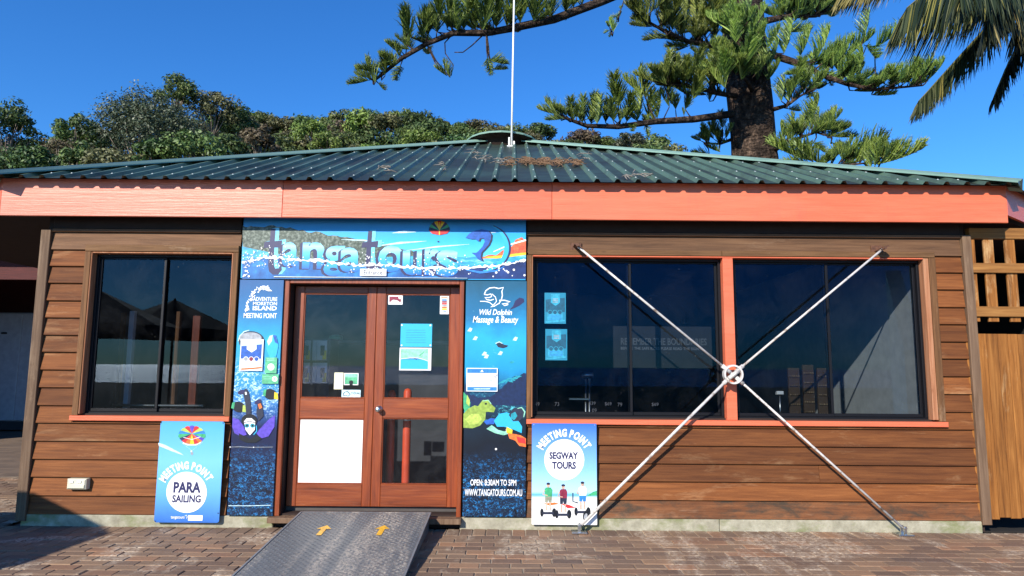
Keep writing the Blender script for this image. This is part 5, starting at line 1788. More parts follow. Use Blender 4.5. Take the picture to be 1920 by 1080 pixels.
umbrella((-6.55, -6.3, 0), 1.3, 2.15, 'dark market umbrella mirrored in the left window')
umbrella((-6.68, -4.1, 0), 1.25, 2.1, 'dark market umbrella whose shade falls on the lower left corner', 0.3)
orangep = flat('orange_bollard', (0.75, 0.09, 0.03), 0.45)
for px, Yb, ht, lab in ((763, 0.30, 1.28, 'nearer orange bollard seen through the middle of the right door glass'), (733, 0.42, 1.26, 'orange bollard seen at the left edge of the right door glass')):
    b0 = P(px, 800, Yb)
    x, y = b0.x, Yb
    t = empty('bollard', (x, y, 0.16), lab, 'bollard', 'orange bollards added indoors in place of reflections')  # set indoors in the sun, in place of a reflection in the door
    q = MB(); q.lathe([(0.0, 0), (0.17, 0), (0.17, 0.03), (0.06, 0.06), (0.0, 0.06)], (x, y, 0.161), 20); q.build('base', M['black_alu'], t)
    q = MB(); q.lathe([(0.040, 0.20), (0.040, ht - .04), (0.03, ht - .01), (0.0, ht)], (x, y, 0), 16); q.build('tube', orangep, t)
    q = MB(); q.lathe([(0.0412, 0.96), (0.0412, 1.02)], (x, y, 0), 16); q.build('reflector_band', M['white'], t)
# unseen pale wall, added to reflect in the right-hand pane
ew = empty('reflection_wall', (8.6, -9, 0), 'unseen pale wall added to reflect in the far right pane', 'wall')
q = MB()
q.add([(8.1, -7.2, 0), (8.4, -7.0, 0), (10.6, -11.4, 0), (10.3, -11.6, 0), (8.1, -7.2, 1.9), (8.4, -7.0, 1.9), (10.6, -11.4, 4.2), (10.3, -11.6, 4.2)], [(0, 4, 7, 3), (0, 1, 5, 4), (1, 2, 6, 5), (2, 3, 7, 6), (4, 5, 6, 7)])
q.build('render_face', flat('pale_render', (0.62, 0.62, 0.60), 0.85), ew)

# ------------------------------------------------------------------ trees
def leaf_cloud(rng, centers, radii, n, leaf, flat_=0.75, upb=0.3):
    """leaf-sized quads spread over many small clumps; returns verts, faces"""
    k = rng.integers(0, len(centers), n)
    d = rng.normal(size=(n, 3)); d /= np.linalg.norm(d, axis=1)[:, None]
    rad = radii[k] * rng.uniform(0.55, 1.05, n)
    pos = centers[k] + d * rad[:, None] * np.array([1, 1, flat_])
    nr = d + np.array([0, 0, upb]) + rng.normal(size=(n, 3)) * 0.55
    nr /= np.linalg.norm(nr, axis=1)[:, None]
    t = rng.normal(size=(n, 3)); t -= nr * (t * nr).sum(1)[:, None]; t /= np.linalg.norm(t, axis=1)[:, None]
    b = np.cross(nr, t)
    s = leaf * rng.uniform(0.6, 1.4, n)[:, None]
    v = np.stack([pos - t * s, pos + b * s * .45, pos + t * s, pos - b * s * .45], 1).reshape(-1, 3)
    return v, np.arange(4 * n).reshape(-1, 4)


def crown_data(seed, w, h, nclump, n, leaf, sparse=0.0):
    rng = np.random.default_rng(seed)
    d = rng.normal(size=(nclump, 3)); d /= np.linalg.norm(d, axis=1)[:, None]
    d[:, 2] = np.where(d[:, 2] < -0.35, -d[:, 2], d[:, 2])
    rr_ = rng.uniform(0.45, 1.0, nclump) ** 0.6
    c = d * rr_[:, None] * np.array([w / 2, w / 2, h / 2]) * 0.82
    rad = rng.uniform(0.11, 0.23, nclump) * w * (1 - sparse * .45)
    v, f = leaf_cloud(rng, c, rad, n, leaf)
    return v, f, c


def trunk_mb(h, r0, seed, spread=0.25, crown_c=None):
    rr = random.Random(seed)
    m = MB()
    top = Vector((rr.uniform(-.1, .1) * h, rr.uniform(-.1, .1) * h, h))
    m.tube([(0, 0, -0.6), (top.x * .3, top.y * .3, h * .45), top], [r0, r0 * .75, r0 * .35], 8)
    for k in range(6):
        a = rr.uniform(0, 6.28)
        z = h * rr.uniform(.7, .9)
        s_ = Vector((top.x * z / h, top.y * z / h, z))
        e = s_ + Vector((math.cos(a) * h * spread, math.sin(a) * h * spread, h * rr.uniform(.1, .2)))
        m.tube([s_, (s_ + e) / 2 + Vector((0, 0, h * .04)), e], [r0 * .4, r0 * .28, r0 * .1], 6)
    return m


LM = [leafmat('foliage_dark', (0.026, 0.046, 0.014), (0.065, 0.109, 0.029), (0.123, 0.167, 0.043)),
      leafmat('foliage_mid', (0.043, 0.070, 0.020), (0.109, 0.160, 0.041), (0.203, 0.246, 0.072)),
      leafmat('foliage_olive', (0.065, 0.070, 0.026), (0.131, 0.133, 0.052), (0.203, 0.189, 0.087)),
      leafmat('foliage_bright', (0.065, 0.109, 0.020), (0.160, 0.232, 0.041), (0.275, 0.341, 0.087)),
      leafmat('foliage_silver', (0.026, 0.040, 0.018), (0.075, 0.095, 0.048), (0.20, 0.215, 0.14)),
      leafmat('foliage_brown', (0.072, 0.052, 0.029), (0.138, 0.109, 0.061), (0.189, 0.160, 0.087))]
VAR = []
for k in range(6):
    v, f, c = crown_data(40 + k, 6.0, [5.2, 4.4, 4.8, 5.6, 4.2, 5.0][k], [17, 21, 15, 19, 23, 16][k], 2600, 0.21)
    VAR.append((v, f))
CR = {}


def crown_mesh(var, mi_):
    if (var, mi_) not in CR:
        CR[(var, mi_)] = np_mesh('crown', VAR[var][0], VAR[var][1], [LM[mi_]])
    return CR[(var, mi_)]


TRK = trunk_mb(5.0, 0.16, 5).mesh('trunk', (0, 0, 0))
TRK.materials.append(M['bark'])


def hill_tree(px, ytop, Y, width, var, mi_, label, group, name='hill_tree'):
    """tree whose crown top shows at photo height ytop"""
    s_ = width / 6.0
    top = P(px, ytop, Y)
    zc = top.z - 2.45 * s_
    gz_ = hill_z(top.x, Y)
    o = empty(name, (top.x, Y, min(gz_, zc - 2.0)), label, 'tree', group)
    base = wl(o)
    t = bpy.data.objects.new('trunk', TRK); COL.objects.link(t); t.parent = o
    t.scale = (s_ * 1.2, s_ * 1.2, (zc - base.z) / 5.0 + 0.1)
    c = bpy.data.objects.new('crown', crown_mesh(var, mi_)); COL.objects.link(c); c.parent = o
    c.location = (0, 0, zc - base.z)
    c.scale = (s_ * random.uniform(.9, 1.15), s_ * random.uniform(.9, 1.15), s_ * random.uniform(.85, 1.1))
    c.rotation_euler = (0, 0, random.uniform(0, 6.28))
    return o


rr = random.Random(21)
HCOL = {0: 'dark green', 1: 'mid green', 2: 'olive', 3: 'bright green', 5: 'brownish'}
ROWN = ['on the skyline', 'just below the skyline', 'in mid-slope', 'low on the slope', 'lowest on the slope']
MARKS = [(90, 'behind the gum at the far left'), (200, 'left of the silvery tree'), (330, 'behind the silvery tree'), (430, 'right of the tallest tree'), (500, 'above the left window'), (570, 'above the left end of the banner'),
         (640, 'above the letters tanga'), (710, 'above the middle of the banner'), (780, 'above the right door'), (850, 'well left of the vent'), (920, 'just left of the vent'), (985, 'by the mast'),
         (1050, 'just right of the vent'), (1120, 'under the long low pine limb'), (1200, 'above the wide window'), (1400, 'nearest the pine trunk')]
USED = {}
for row, (Y, step, dy, wid) in enumerate(((102, 30, 0, 5.6), (92, 44, 16, 6.0), (82, 50, 32, 6.0), (70, 58, 52, 5.4), (58, 66, 74, 5.0))):
    px = -30 + rr.uniform(0, step)
    while px < 1300:
        yt = skyline(px) + dy + rr.uniform(-13, 12)
        roofy = 322 - (px / 900.0) * 52 if px < 900 else 266 + (px - 900) * 0.08
        if yt < roofy + 2 and not (px > 1240 and dy > 20) and not (170 < px < 440 and row > 0):
            mi_ = rr.choice([0, 0, 1, 1, 1, 2, 3, 0, 2, 5] if px < 1000 else [0, 2, 2, 1, 5, 2])
            ww = wid * rr.uniform(.7, 1.5)
            place = next(t_ for lim, t_ in MARKS if px < lim)
            lab = '%s tree %s %s' % (HCOL[mi_], ROWN[row], place)
            if lab in USED:
                lab = '%s %s' % ('broad' if ww > wid else 'narrow', lab)
                if lab in USED: lab = 'another ' + lab.replace(' hill tree', ' tree')
            USED[lab] = 1
            hill_tree(px, yt, Y + rr.uniform(-3, 3), ww, rr.randrange(6), mi_, lab, 'trees on the wooded hill')
        px += step * rr.uniform(.7, 1.3)
for (px, yt, Y, w_, var, mi_, lab) in ((583, 222, 74, 5.0, 2, 3, 'round yellow-green tree left of the mast on the hill'), (612, 250, 66, 4.0, 3, 3, 'small yellow-green bush tree just above the left roof slope'),
                                       (700, 262, 60, 3.6, 4, 3, 'pale green domed tree directly above the roof left of the vent'), (790, 241, 66, 4.6, 1, 3, 'broad pale green domed tree left of the vent'),
                                       (695, 203, 100, 4.4, 0, 1, 'pointed tree standing highest on the middle skyline'), (1180, 243, 88, 5.0, 2, 4, 'silvery thin tree at the right end of the wooded skyline')):
    hill_tree(px, yt, Y, w_, var, mi_, lab, None)

# nearer trees on the left, each of its own kind
def near_tree(name, label, px, ytop, Y, w, h, nclump, n, leaf, mi_, seed, sparse=0.0, flat_=0.8):
    top = P(px, ytop, Y)
    zc = top.z - h * 0.47
    gz_ = max(0, hill_z(top.x, Y))
    o = empty(name, (top.x, Y, min(gz_, zc - h * .45 - 1)), label, 'tree')
    b = wl(o)
    v, f, c = crown_data(seed, w, h, nclump, n, leaf, sparse)
    H = zc - b.z
    m = MB()
    m.tube([(0, 0, -0.6), (.1, 0, H * .5), (0, .1, H)], [0.24, 0.18, 0.10], 8)
    for cc_ in c[::2]:                                   # limbs that carry the clumps
        s_ = Vector((0, 0, H - h * .42)); e = Vector(cc_) * .85 + Vector((0, 0, H))
        m.tube([s_, s_.lerp(e, .5) + Vector((0, 0, -.04 * h)), e], [0.07, 0.045, 0.012], 5)
    me = m.mesh('trunk', (0, 0, 0)); me.materials.append(M['bark'])
    t = bpy.data.objects.new('trunk', me); COL.objects.link(t); t.parent = o
    cm = np_mesh('crown', v, f, [LM[mi_]])
    c_ = bpy.data.objects.new('crown', cm); COL.objects.link(c_); c_.parent = o
    c_.location = (0, 0, H)
    return o


near_tree('gum_tree', 'sparse blue-green gum tree at the far left edge', 22, 186, 44, 6.2, 6.0, 30, 5200, 0.13, 0, 71, 0.75)
near_tree('leafy_tree', 'dark green leafy tree just left of the big silvery tree', 150, 211, 42, 4.0, 4.6, 26, 4200, 0.12, 1, 72, 0.3)
near_tree('silver_tree', 'big grey-green silvery tree above the left roof slope', 285, 178, 43, 9.4, 8.2, 64, 21000, 0.105, 4, 73, 0.12)
near_tree('tall_tree', 'tall flat-topped green tree rising highest behind the silvery tree', 333, 139, 52, 4.6, 4.6, 26, 4200, 0.13, 1, 74, 0.35)
near_tree('leafy_tree', 'olive tree on the right shoulder of the silvery tree', 405, 172, 54, 5.4, 5.2, 34, 4600, 0.13, 2, 75, 0.2)
near_tree('leafy_tree', 'rounded dark tree at the right foot of the silvery tree', 448, 198, 56, 4.6, 4.8, 30, 4200, 0.13, 0, 76, 0.2)
near_tree('dry_shrub', 'bare twiggy grey shrub between gum and silvery tree', 112, 258, 40, 3.6, 3.0, 30, 1300, 0.10, 5, 77, 0.5)
near_tree('leafy_tree', 'low dark tree under the gum at the far left', 30, 272, 38, 5.5, 3.6, 30, 4200, 0.12, 0, 78, 0.2)

for px, yt, Y, w_, mi_, lab in ((70, 268, 36, 4.2, 0, 'low dark scrub tree left of the dry shrub'), (150, 268, 35, 4.0, 1, 'low green scrub tree between dry shrub and silvery tree'), (215, 262, 34, 4.4, 2, 'low olive scrub tree under the left side of the silvery tree'),
                                (290, 258, 34, 4.6, 0, 'low dark scrub tree under the middle of the silvery tree'), (365, 250, 34, 4.4, 1, 'low green scrub tree under the right side of the silvery tree'), (430, 240, 36, 4.4, 0, 'low dark scrub tree above the left window head'), (490, 236, 40, 4.4, 5, 'low brownish scrub tree left of the banner')):
    near_tree('scrub_tree', lab, px, yt + (px * 37 % 23) - 8, Y, w_ * (0.7 + (px * 13 % 10) / 16), 3.4, 20, 3200, 0.13, mi_, 200 + px, 0.2)

# shrub above the neighbour's gutter
o = empty('climbing_shrub', (ngx - 1.0, 6.5, gz + 0.16), 'leafy shrub above the grey gutter under the left eave', 'shrub')
rng = np.random.default_rng(5)
cs = np.stack([rng.uniform(-1.6, 1.2, 16), rng.uniform(-.3, .3, 16), rng.uniform(0.1, 0.4, 16)], 1)
v, f = leaf_cloud(rng, cs, rng.uniform(.15, .28, 16), 900, 0.06)
c_ = bpy.data.objects.new('foliage', np_mesh('foliage', v, f, [LM[1]])); COL.objects.link(c_); c_.parent = o

# ------------------------------------------------------------------ the big Norfolk pine
PY = 10.5
pbark = NT('pine_bark')
_n = pbark.noise(pbark.coords((1, 1, 0.55), 0, 'World'), 7, 8, 0.75)
_n2 = pbark.noise(pbark.coords((1, 1, 1.6), 0, 'World'), 3.0, 5, 0.6)
_vo = pbark.n('TexVoronoi', feature='F1'); _vo.inputs['Scale'].default_value = 8.0
pbark.l(pbark.coords((1, 1, 1.8), 0, 'World'), _vo.inputs['Vector'])
_c = pbark.ramp(_n, [(0.38, (0.016, 0.011, 0.009)), (0.53, (0.065, 0.044, 0.032)), (0.72, (0.25, 0.17, 0.12))])
pbark.base(_c, 0.95, 0.2)
pbark.bump(pbark.math('ADD', _n, pbark.math('MULTIPLY', _vo.outputs['Distance'], 0.7)), 1.0, 0.12)
PB = pbark.mat
PN = [leafmat('pine_needles', (0.020, 0.046, 0.014), (0.065, 0.115, 0.026), (0.17, 0.235, 0.055), 0.45, 0.15),
      leafmat('pine_needles_young', (0.10, 0.155, 0.025), (0.24, 0.32, 0.055), (0.40, 0.47, 0.13), 0.45, 0.2)]
tb = P(1416, 300, PY)
pine = empty('norfolk_pine', (tb.x, PY, 0), 'tall Norfolk pine with thick rough trunk behind the right roof slope', 'tree')
m = MB()
pts, rads = [], []
for k in range(26):
    t = k / 25
    z = -0.1 + t * 12.5
    c0 = P(np.interp(z, [P(1416, 300, PY).z, P(1400, 0, PY).z], [1415, 1401]) if z > 0 else 1416, 300, PY)
    pts.append((c0.x, PY, z)); rads.append(0.625 - 0.10 * t * 1.0 + (0.25 * (1 - t * 8) if t < 0.125 else 0))
m.tube(pts, rads, 28)
rr = random.Random(33)
m.v = [(x + rr.gauss(0, .02), y + rr.gauss(0, .02), z + rr.gauss(0, .015)) for x, y, z in m.v]
m.build('trunk', PB, pine)


def finger(rng, p0, d, L, r_, curl):
    """one rope-like needle covered branchlet: a slim spindle that curls upward with a few needles standing off"""
    d = d / np.linalg.norm(d)
    upv = np.array([0, 0, 1.0])
    a = np.cross(d, upv); a /= (np.linalg.norm(a) + 1e-6)
    b = np.cross(a, d)
    vs, fs = [], []
    segs = 3
    prev = None
    for i in range(segs + 1):
        t = i / segs
        c = p0 + d * L * t + upv * curl * L * t * t
        rr_ = r_ * (0.75, 1.0, 0.85, 0.12)[i]
        ring = [c + (a * math.cos(q) + b * math.sin(q)) * rr_ for q in (0.3, 2.4, 4.5)]
        vs += ring
        if i:
            o_ = (i - 1) * 3
            for q in range(3): fs.append((o_ + q, o_ + (q + 1) % 3, o_ + 3 + (q + 1) % 3, o_ + 3 + q))
    return vs, fs


def spray(seed, L=1.0, nf=26, young=0.35):
    """a foxtail spray lying along +x: central stem, two ranks of upswept branchlets"""
    rng = np.random.default_rng(seed)
    V, Fc, MI = [], [], []
    for i in range(nf):
        t = (i + 0.5) / nf
        side = 1 if i % 2 else -1
        p0 = np.array([L * t, 0, 0.18 * L * t * t])
        an = rng.uniform(.45, .85)
        ln = L * (0.46 * (1 - t) ** 0.6 + 0.16) * rng.uniform(.85, 1.15)
        d = np.array([math.cos(an), side * math.sin(an) * rng.uniform(.5, 1.1), rng.uniform(.35, .9)])
        vs, fs = finger(rng, p0, d, ln, 0.0195 * L * rng.uniform(.8, 1.2), rng.uniform(.1, .4))
        o_ = len(V); V += vs
        mi_ = 1 if rng.random() < young * (0.5 + t) else 0
        for n_, f_ in enumerate(fs): Fc.append([q + o_ for q in f_]); MI.append(1 if n_ >= 6 and rng.random() < .55 else mi_)
        # loose needles
        for _ in range(9):
            s_ = rng.uniform(.15, 1.0)
            c = p0 + d / np.linalg.norm(d) * ln * s_ + np.array([0, 0, .2 * ln * s_ * s_])
            e = c + rng.normal(size=3) * 0.045 * L + d * 0.06 * L
            w_ = rng.normal(size=3) * 0.006 * L
            o_ = len(V); V += [c - w_, c + w_, e + w_ * .3, e - w_ * .3]; Fc.append([o_, o_ + 1, o_ + 2, o_ + 3]); MI.append(mi_)
    return np.array(V), np.array(Fc), np.array(MI)


SPR = [spray(k, 1.0, 60 + 6 * (k % 3), [0.2, 0.45, 0.7][k % 3]) for k in range(6)]


def place_sprays(items):
    """items: (position, direction along the spray, length, kind)"""
    V, Fc, MI, o_ = [], [], [], 0
    for (p_, d, L, kd) in items:
        d = Vector(d).normalized()
        up = Vector((0, 0, 1)) if abs(d.z) < .95 else Vector((0, -1, 0))
        yv = up.cross(d).normalized(); zv = d.cross(yv)
        rot = np.array([[d.x, yv.x, zv.x], [d.y, yv.y, zv.y], [d.z, yv.z, zv.z]])
        v, f, mi_ = SPR[kd]
        V.append((v * L) @ rot.T + np.array(p_)); Fc.append(f + o_); MI.append(mi_); o_ += len(v)
    return np.concatenate(V), np.concatenate(Fc), np.concatenate(MI)


def pine_branch(path, dys, r0, sprays, twigs=0, seed=0, dens=0, slen=0.49):
    """path: photo positions, dys: distance in front of (-) or behind the trunk plane, sprays: (px, py, length px, dx, dy) by hand"""
    rr = random.Random(seed)
    pts = [P(a, b, PY + d) for (a, b), d in zip(path, dys)]
    m = MB()
    n = len(pts)
    m.tube(pts, [r0 * (1 - .78 * i / (n - 1)) for i in range(n)], 7)
    items = []

    def depth(px):
        best = min(range(n), key=lambda i: abs(path[i][0] - px))
        return PY + dys[best]
    for s_ in sprays:
        px, py, ln, dx, dy = s_[:5]
        ln *= 1.12
        Y = depth(px) + rr.uniform(-.25, .25)
        a, b = P(px, py, Y), P(px + dx * ln, py + dy * ln, Y)
        L = (b - a).length
        d = (b - a) / L + Vector((0, rr.uniform(-.5, .2), 0))
        items.append((a, d, L, rr.randrange(6)))
        # twig joining the spray to the branch
        j = min(range(n), key=lambda i: (pts[i] - a).length)
        if (pts[j] - a).length > 0.08:
            mid = (pts[j] + a) / 2 + Vector((rr.uniform(-.05, .05), 0, rr.uniform(-.12, .02)))
            m.tube([pts[j], mid, a], [0.022, 0.016, 0.012], 5)
    for k in range(dens):                                # filling sprays along the limb
        t = rr.uniform(.12, 1.0) ** .8 * (n - 1)
        i = min(int(t), n - 2)
        c = pts[i].lerp(pts[i + 1], t - i)
        tan = (pts[i + 1] - pts[i]).normalized()
        d = tan * rr.uniform(.1, .9) + Vector((rr.gauss(0, .45), rr.gauss(0, .5), rr.uniform(-.1, .9)))
        st_ = c + Vector((0, 0, rr.uniform(0, .06)))
        L = slen * rr.uniform(.6, 1.25)
        e = st_ + d.normalized() * L * rr.uniform(.1, .8)
        m.tube([c, e], [0.018, 0.010], 5)
        items.append((e, d, L, rr.randrange(6)))
    br_ = m.build('branch', PB, pine)
    V, Fc, MI = place_sprays(items)
    org = wl(br_)
    me = np_mesh('foliage', V - np.array(org), Fc, PN, MI)
    fo = bpy.data.objects.new('foliage', me); COL.objects.link(fo); fo.parent = br_
    return br_


# upper left limb that reaches across the sky
pine_branch([(1372, -95), (1240, -45), (1130, 2), (1040, 36), (965, 52), (912, 62), (850, 62), (800, 82), (752, 110), (716, 140), (700, 152)], [0, -.6, -1.2, -1.6, -1.9, -2.1, -2.2, -2.3, -2.4, -2.5, -2.5], 0.13,
            [(704, 155, 42, -.55, -.8), (722, 142, 32, .0, -1), (700, 152, 34, -.9, -.35), (762, 92, 44, -.3, -.9), (770, 70, 44, -.2, -1), (760, 62, 36, -.4, -.8), (790, 72, 44, .25, -1), (803, 66, 46, .35, -.9), (820, 60, 50, .1, -1),
             (838, 55, 52, .2, -1), (858, 60, 44, -.2, -1), (870, 55, 56, .2, -1), (890, 55, 48, .0, -1), (905, 56, 56, .2, -1), (930, 52, 50, .1, -1), (950, 50, 56, .3, -1), (975, 44, 46, .1, -1), (1000, 40, 50, .3, -1),
             (1030, 34, 42, .1, -1), (1060, 24, 42, .3, -1), (1090, 14, 36, .2, -1), (880, 25, 40, .2, -1), (920, 20, 40, .3, -.9), (960, 15, 40, .2, -.9), (845, 20, 36, -.1, -1),
             (844, 145, 30, -.55, -.8), (838, 142, 24, -.9, -.3), (918, 112, 34, .75, .5), (914, 108, 30, .2, 1), (925, 130, 26, .8, .2)], seed=1, dens=53, slen=0.37)
# hanging twigs of that limb
m = MB()
for pth, Y in (([(845, 68), (834, 80), (835, 100), (850, 122), (846, 142)], 8.3), ([(905, 66), (885, 85), (868, 98), (852, 98)], 8.4), ([(913, 64), (913, 90), (918, 112)], 8.4)):
    m.tube([P(a, b, Y) for a, b in pth], [0.018, 0.015, 0.013, 0.011, 0.010][:len(pth)], 5)
m.build('hanging_twig', PB, pine)
# low left limb
pine_branch([(1372, 214), (1300, 224), (1230, 228), (1160, 238), (1100, 236), (1062, 222), (1040, 212)], [-.5, -1.2, -1.7, -2.1, -2.4, -2.6, -2.7], 0.10,
            [(1050, 218, 40, -.7, -.55), (1046, 214, 34, -.95, -.1), (1058, 222, 30, -.9, .25), (1075, 226, 34, -.2, -1), (1092, 230, 40, .05, -1), (1108, 232, 44, .1, -1), (1120, 232, 42, .2, -1), (1135, 230, 36, .1, -1),
             (1160, 200, 48, -.25, -1), (1163, 195, 40, -.55, -.8), (1210, 184, 50, -.4, -.9), (1208, 178, 44, -.85, -.5), (1175, 228, 42, .1, -1), (1195, 226, 44, .2, -1), (1215, 222, 42, .1, -1), (1232, 222, 40, .3, -.9),
             (1210, 232, 22, .2, .9), (1187, 232, 20, -.1, 1), (1150, 228, 34, -.1, -1), (1255, 200, 34, -.6, -.7), (1285, 205, 30, .2, -.9)], seed=2, dens=21, slen=0.30)
# middle left limbs
pine_branch([(1380, 92), (1330, 84), (1290, 78), (1245, 58), (1205, 34)], [-.5, -1.0, -1.4, -1.8, -2.1], 0.10,
            [(1215, 42, 44, -.75, -.6), (1222, 50, 36, -.9, .1), (1240, 54, 50, .1, -1), (1260, 56, 52, .1, -1), (1280, 62, 54, .2, -1), (1300, 66, 56, .1, -1), (1320, 70, 58, .2, -1), (1340, 72, 56, .2, -.9), (1250, 66, 36, -.9, .3), (1290, 84, 40, -.8, .2), (1340, 40, 60, .1, -.9), (1310, 30, 50, .0, -1)], seed=3, dens=40, slen=0.45)
pine_branch([(1380, 180), (1345, 175), (1310, 165), (1280, 160), (1245, 158)], [-.6, -1.0, -1.4, -1.6, -1.9], 0.07,
            [(1265, 152, 40, -.5, -.8), (1290, 150, 34, -.2, -1), (1250, 158, 30, -.9, -.2), (1310, 160, 48, .0, -1), (1330, 160, 52, .2, -1), (1350, 160, 52, .3, -.9), (1290, 178, 46, -.8, -.3), (1260, 195, 36, -.4, -.8), (1300, 185, 50, .2, -.8), (1330, 190, 46, .3, -.6), (1320, 110, 34, -.7, -.4), (1310, 115, 30, .2, -.8), (1345, 110, 34, .3, -.8)], seed=4, dens=53, slen=0.45)
# sprays in front of the trunk
pine_branch([(1408, 120), (1400, 100), (1395, 75), (1390, 55)], [-.7, -1.2, -1.7, -2.0], 0.06,
            [(1370, 60, 50, .35, -.9), (1395, 50, 44, .3, -.9), (1380, 80, 40, -.3, -.8), (1405, 95, 56, .35, -.9), (1425, 85, 44, .4, -.8), (1440, 90, 40, .6, -.7), (1395, 125, 50, .2, -.9), (1420, 125, 44, .4, -.8), (1380, 140, 46, -.2, -.9), (1440, 130, 46, .4, -.8), (1360, 150, 44, -.2, -.9)], seed=5, dens=27, slen=0.45)
pine_branch([(1410, 170), (1400, 150), (1385, 140), (1370, 132)], [-.7, -1.1, -1.5, -1.8], 0.06, [(1370, 140, 50, -.2, -.9), (1390, 150, 50, .1, -.9), (1360, 165, 46, -.6, -.5), (1420, 150, 46, .4, -.8), (1440, 150, 40, .6, -.6)], seed=6, dens=24, slen=0.45)
# right limbs
pine_branch([(1440, 100), (1500, 120), (1540, 140), (1590, 158), (1640, 168), (1730, 160)], [-.4, -.8, -1.0, -1.2, -1.3, -1.4], 0.10,
            [(1470, 100, 50, .3, -.9), (1500, 105, 48, .5, -.8), (1530, 110, 50, .5, -.8), (1560, 105, 44, .8, -.4), (1590, 100, 50, .8, -.35), (1620, 70, 38, .2, -1), (1625, 85, 36, .1, 1), (1640, 90, 50, .9, -.4), (1560, 150, 48, .8, -.1), (1590, 150, 44, .7, -.6), (1610, 135, 40, .3, -.9),
             (1600, 170, 44, .8, .3), (1635, 178, 36, .9, .2), (1640, 165, 40, .8, -.5), (1680, 160, 44, .8, -.5), (1710, 156, 44, .8, -.4), (1740, 150, 40, .7, -.6)], seed=7, dens=69, slen=0.45)
pine_branch([(1450, 205), (1475, 198), (1500, 180), (1530, 165)], [-.4, -.7, -.9, -1.1], 0.06,
            [(1480, 190, 36, .4, -.9), (1490, 165, 40, .2, -.9), (1500, 175, 44, .6, -.7), (1520, 168, 40, .8, -.5), (1465, 190, 36, .2, -1)], seed=8, dens=15, slen=0.35)
pine_branch([(1452, 282), (1475, 268), (1500, 258), (1530, 248), (1560, 258)], [-.4, -.8, -1.1, -1.4, -1.5], 0.06,
            [(1515, 235, 50, .45, -.8), (1520, 250, 40, .9, -.1), (1480, 255, 36, .2, -.9), (1500, 258, 36, .5, -.7), (1550, 255, 34, .9, -.2), (1560, 268, 32, .6, .5), (1470, 262, 34, -.3, -.8), (1525, 268, 30, .3, .8)], seed=9, dens=31, slen=0.37)
# sprays that show just above the ridge
pine_branch([(1455, 330), (1500, 318), (1560, 312), (1620, 306), (1650, 306)], [-.6, -1.4, -2.0, -2.5, -2.8], 0.05,
            [(1525, 302, 74, -1, -.12), (1535, 306, 60, -.8, -.3), (1520, 310, 50, -.9, .1), (1575, 308, 80, .95, -.28), (1590, 310, 60, .9, -.2), (1560, 308, 44, .5, -.7), (1645, 308, 70, .95, -.1), (1640, 312, 50, .5, -.7), (1655, 306, 50, .8, -.4), (1630, 318, 40, .2, -.8)], seed=10, dens=24, slen=0.35)
# dark crown parts behind and above
pine_branch([(1430, 40), (1480, 30), (1530, 30), (1580, 10)], [.6, 1.2, 1.6, 2.0], 0.10,
            [(1460, 30, 60, .4, -.8), (1490, 40, 60, .6, -.7), (1520, 30, 60, .5, -.8), (1470, 60, 50, .8, .1), (1540, 20, 60, .7, -.5), (1500, 10, 60, .3, -.9)], seed=11, dens=72, slen=0.53)
pine_branch([(1380, -20), (1330, -10), (1290, 5), (1250, 0)], [.4, .9, 1.3, 1.6], 0.09, [(1340, 10, 50, -.5, -.6), (1310, 10, 50, -.6, -.6)], seed=12, dens=31, slen=0.45)
pine_branch([(1375, 260), (1350, 270), (1320, 268)], [.2, .0, -.3], 0.05, [(1345, 260, 30, -.3, -.9), (1330, 262, 30, -.6, -.7), (1350, 285, 34, -.7, -.2), (1330, 290, 30, -.9, .1), (1355, 240, 28, -.2, -.9)], seed=13, dens=18, slen=0.29)
pine_branch([(1180, -30), (1172, -5), (1160, 30), (1150, 55), (1146, 62)], [-2.0, -2.0, -2.0, -2.0, -2.0], 0.018, [(1150, 60, 22, -.5, -.9), (1156, 40, 20, .5, -.6), (1180, 12, 22, .2, -1)], seed=14, dens=6, slen=0.18)

# ------------------------------------------------------------------ palm whose fronds hang in at the top right
PLY = 5.0
hub = P(2010, -150, PLY)
palm = empty('coconut_palm', (hub.x, PLY, 0), 'coconut palm with drooping fronds hanging in at the top right', 'palm')
m = MB()
m.tube([(hub.x + .5, PLY, -0.1), (hub.x + .35, PLY, 3), (hub.x + .1, PLY, 6.5), (hub.x, PLY, hub.z)], [0.2, 0.16, 0.14, 0.13], 14)
m.build('trunk', M['bark'], palm)
PLM = [leafmat('palm_leaflet', (0.008, 0.012, 0.005), (0.022, 0.030, 0.010), (0.10, 0.105, 0.05), 0.35, 0.1), leafmat('palm_leaflet_yellow', (0.10, 0.085, 0.02), (0.25, 0.21, 0.06), (0.40, 0.34, 0.14), 0.4, 0.3)]
M['palm_stem'] = flat('palm_stem', (0.10, 0.10, 0.035), 0.5)


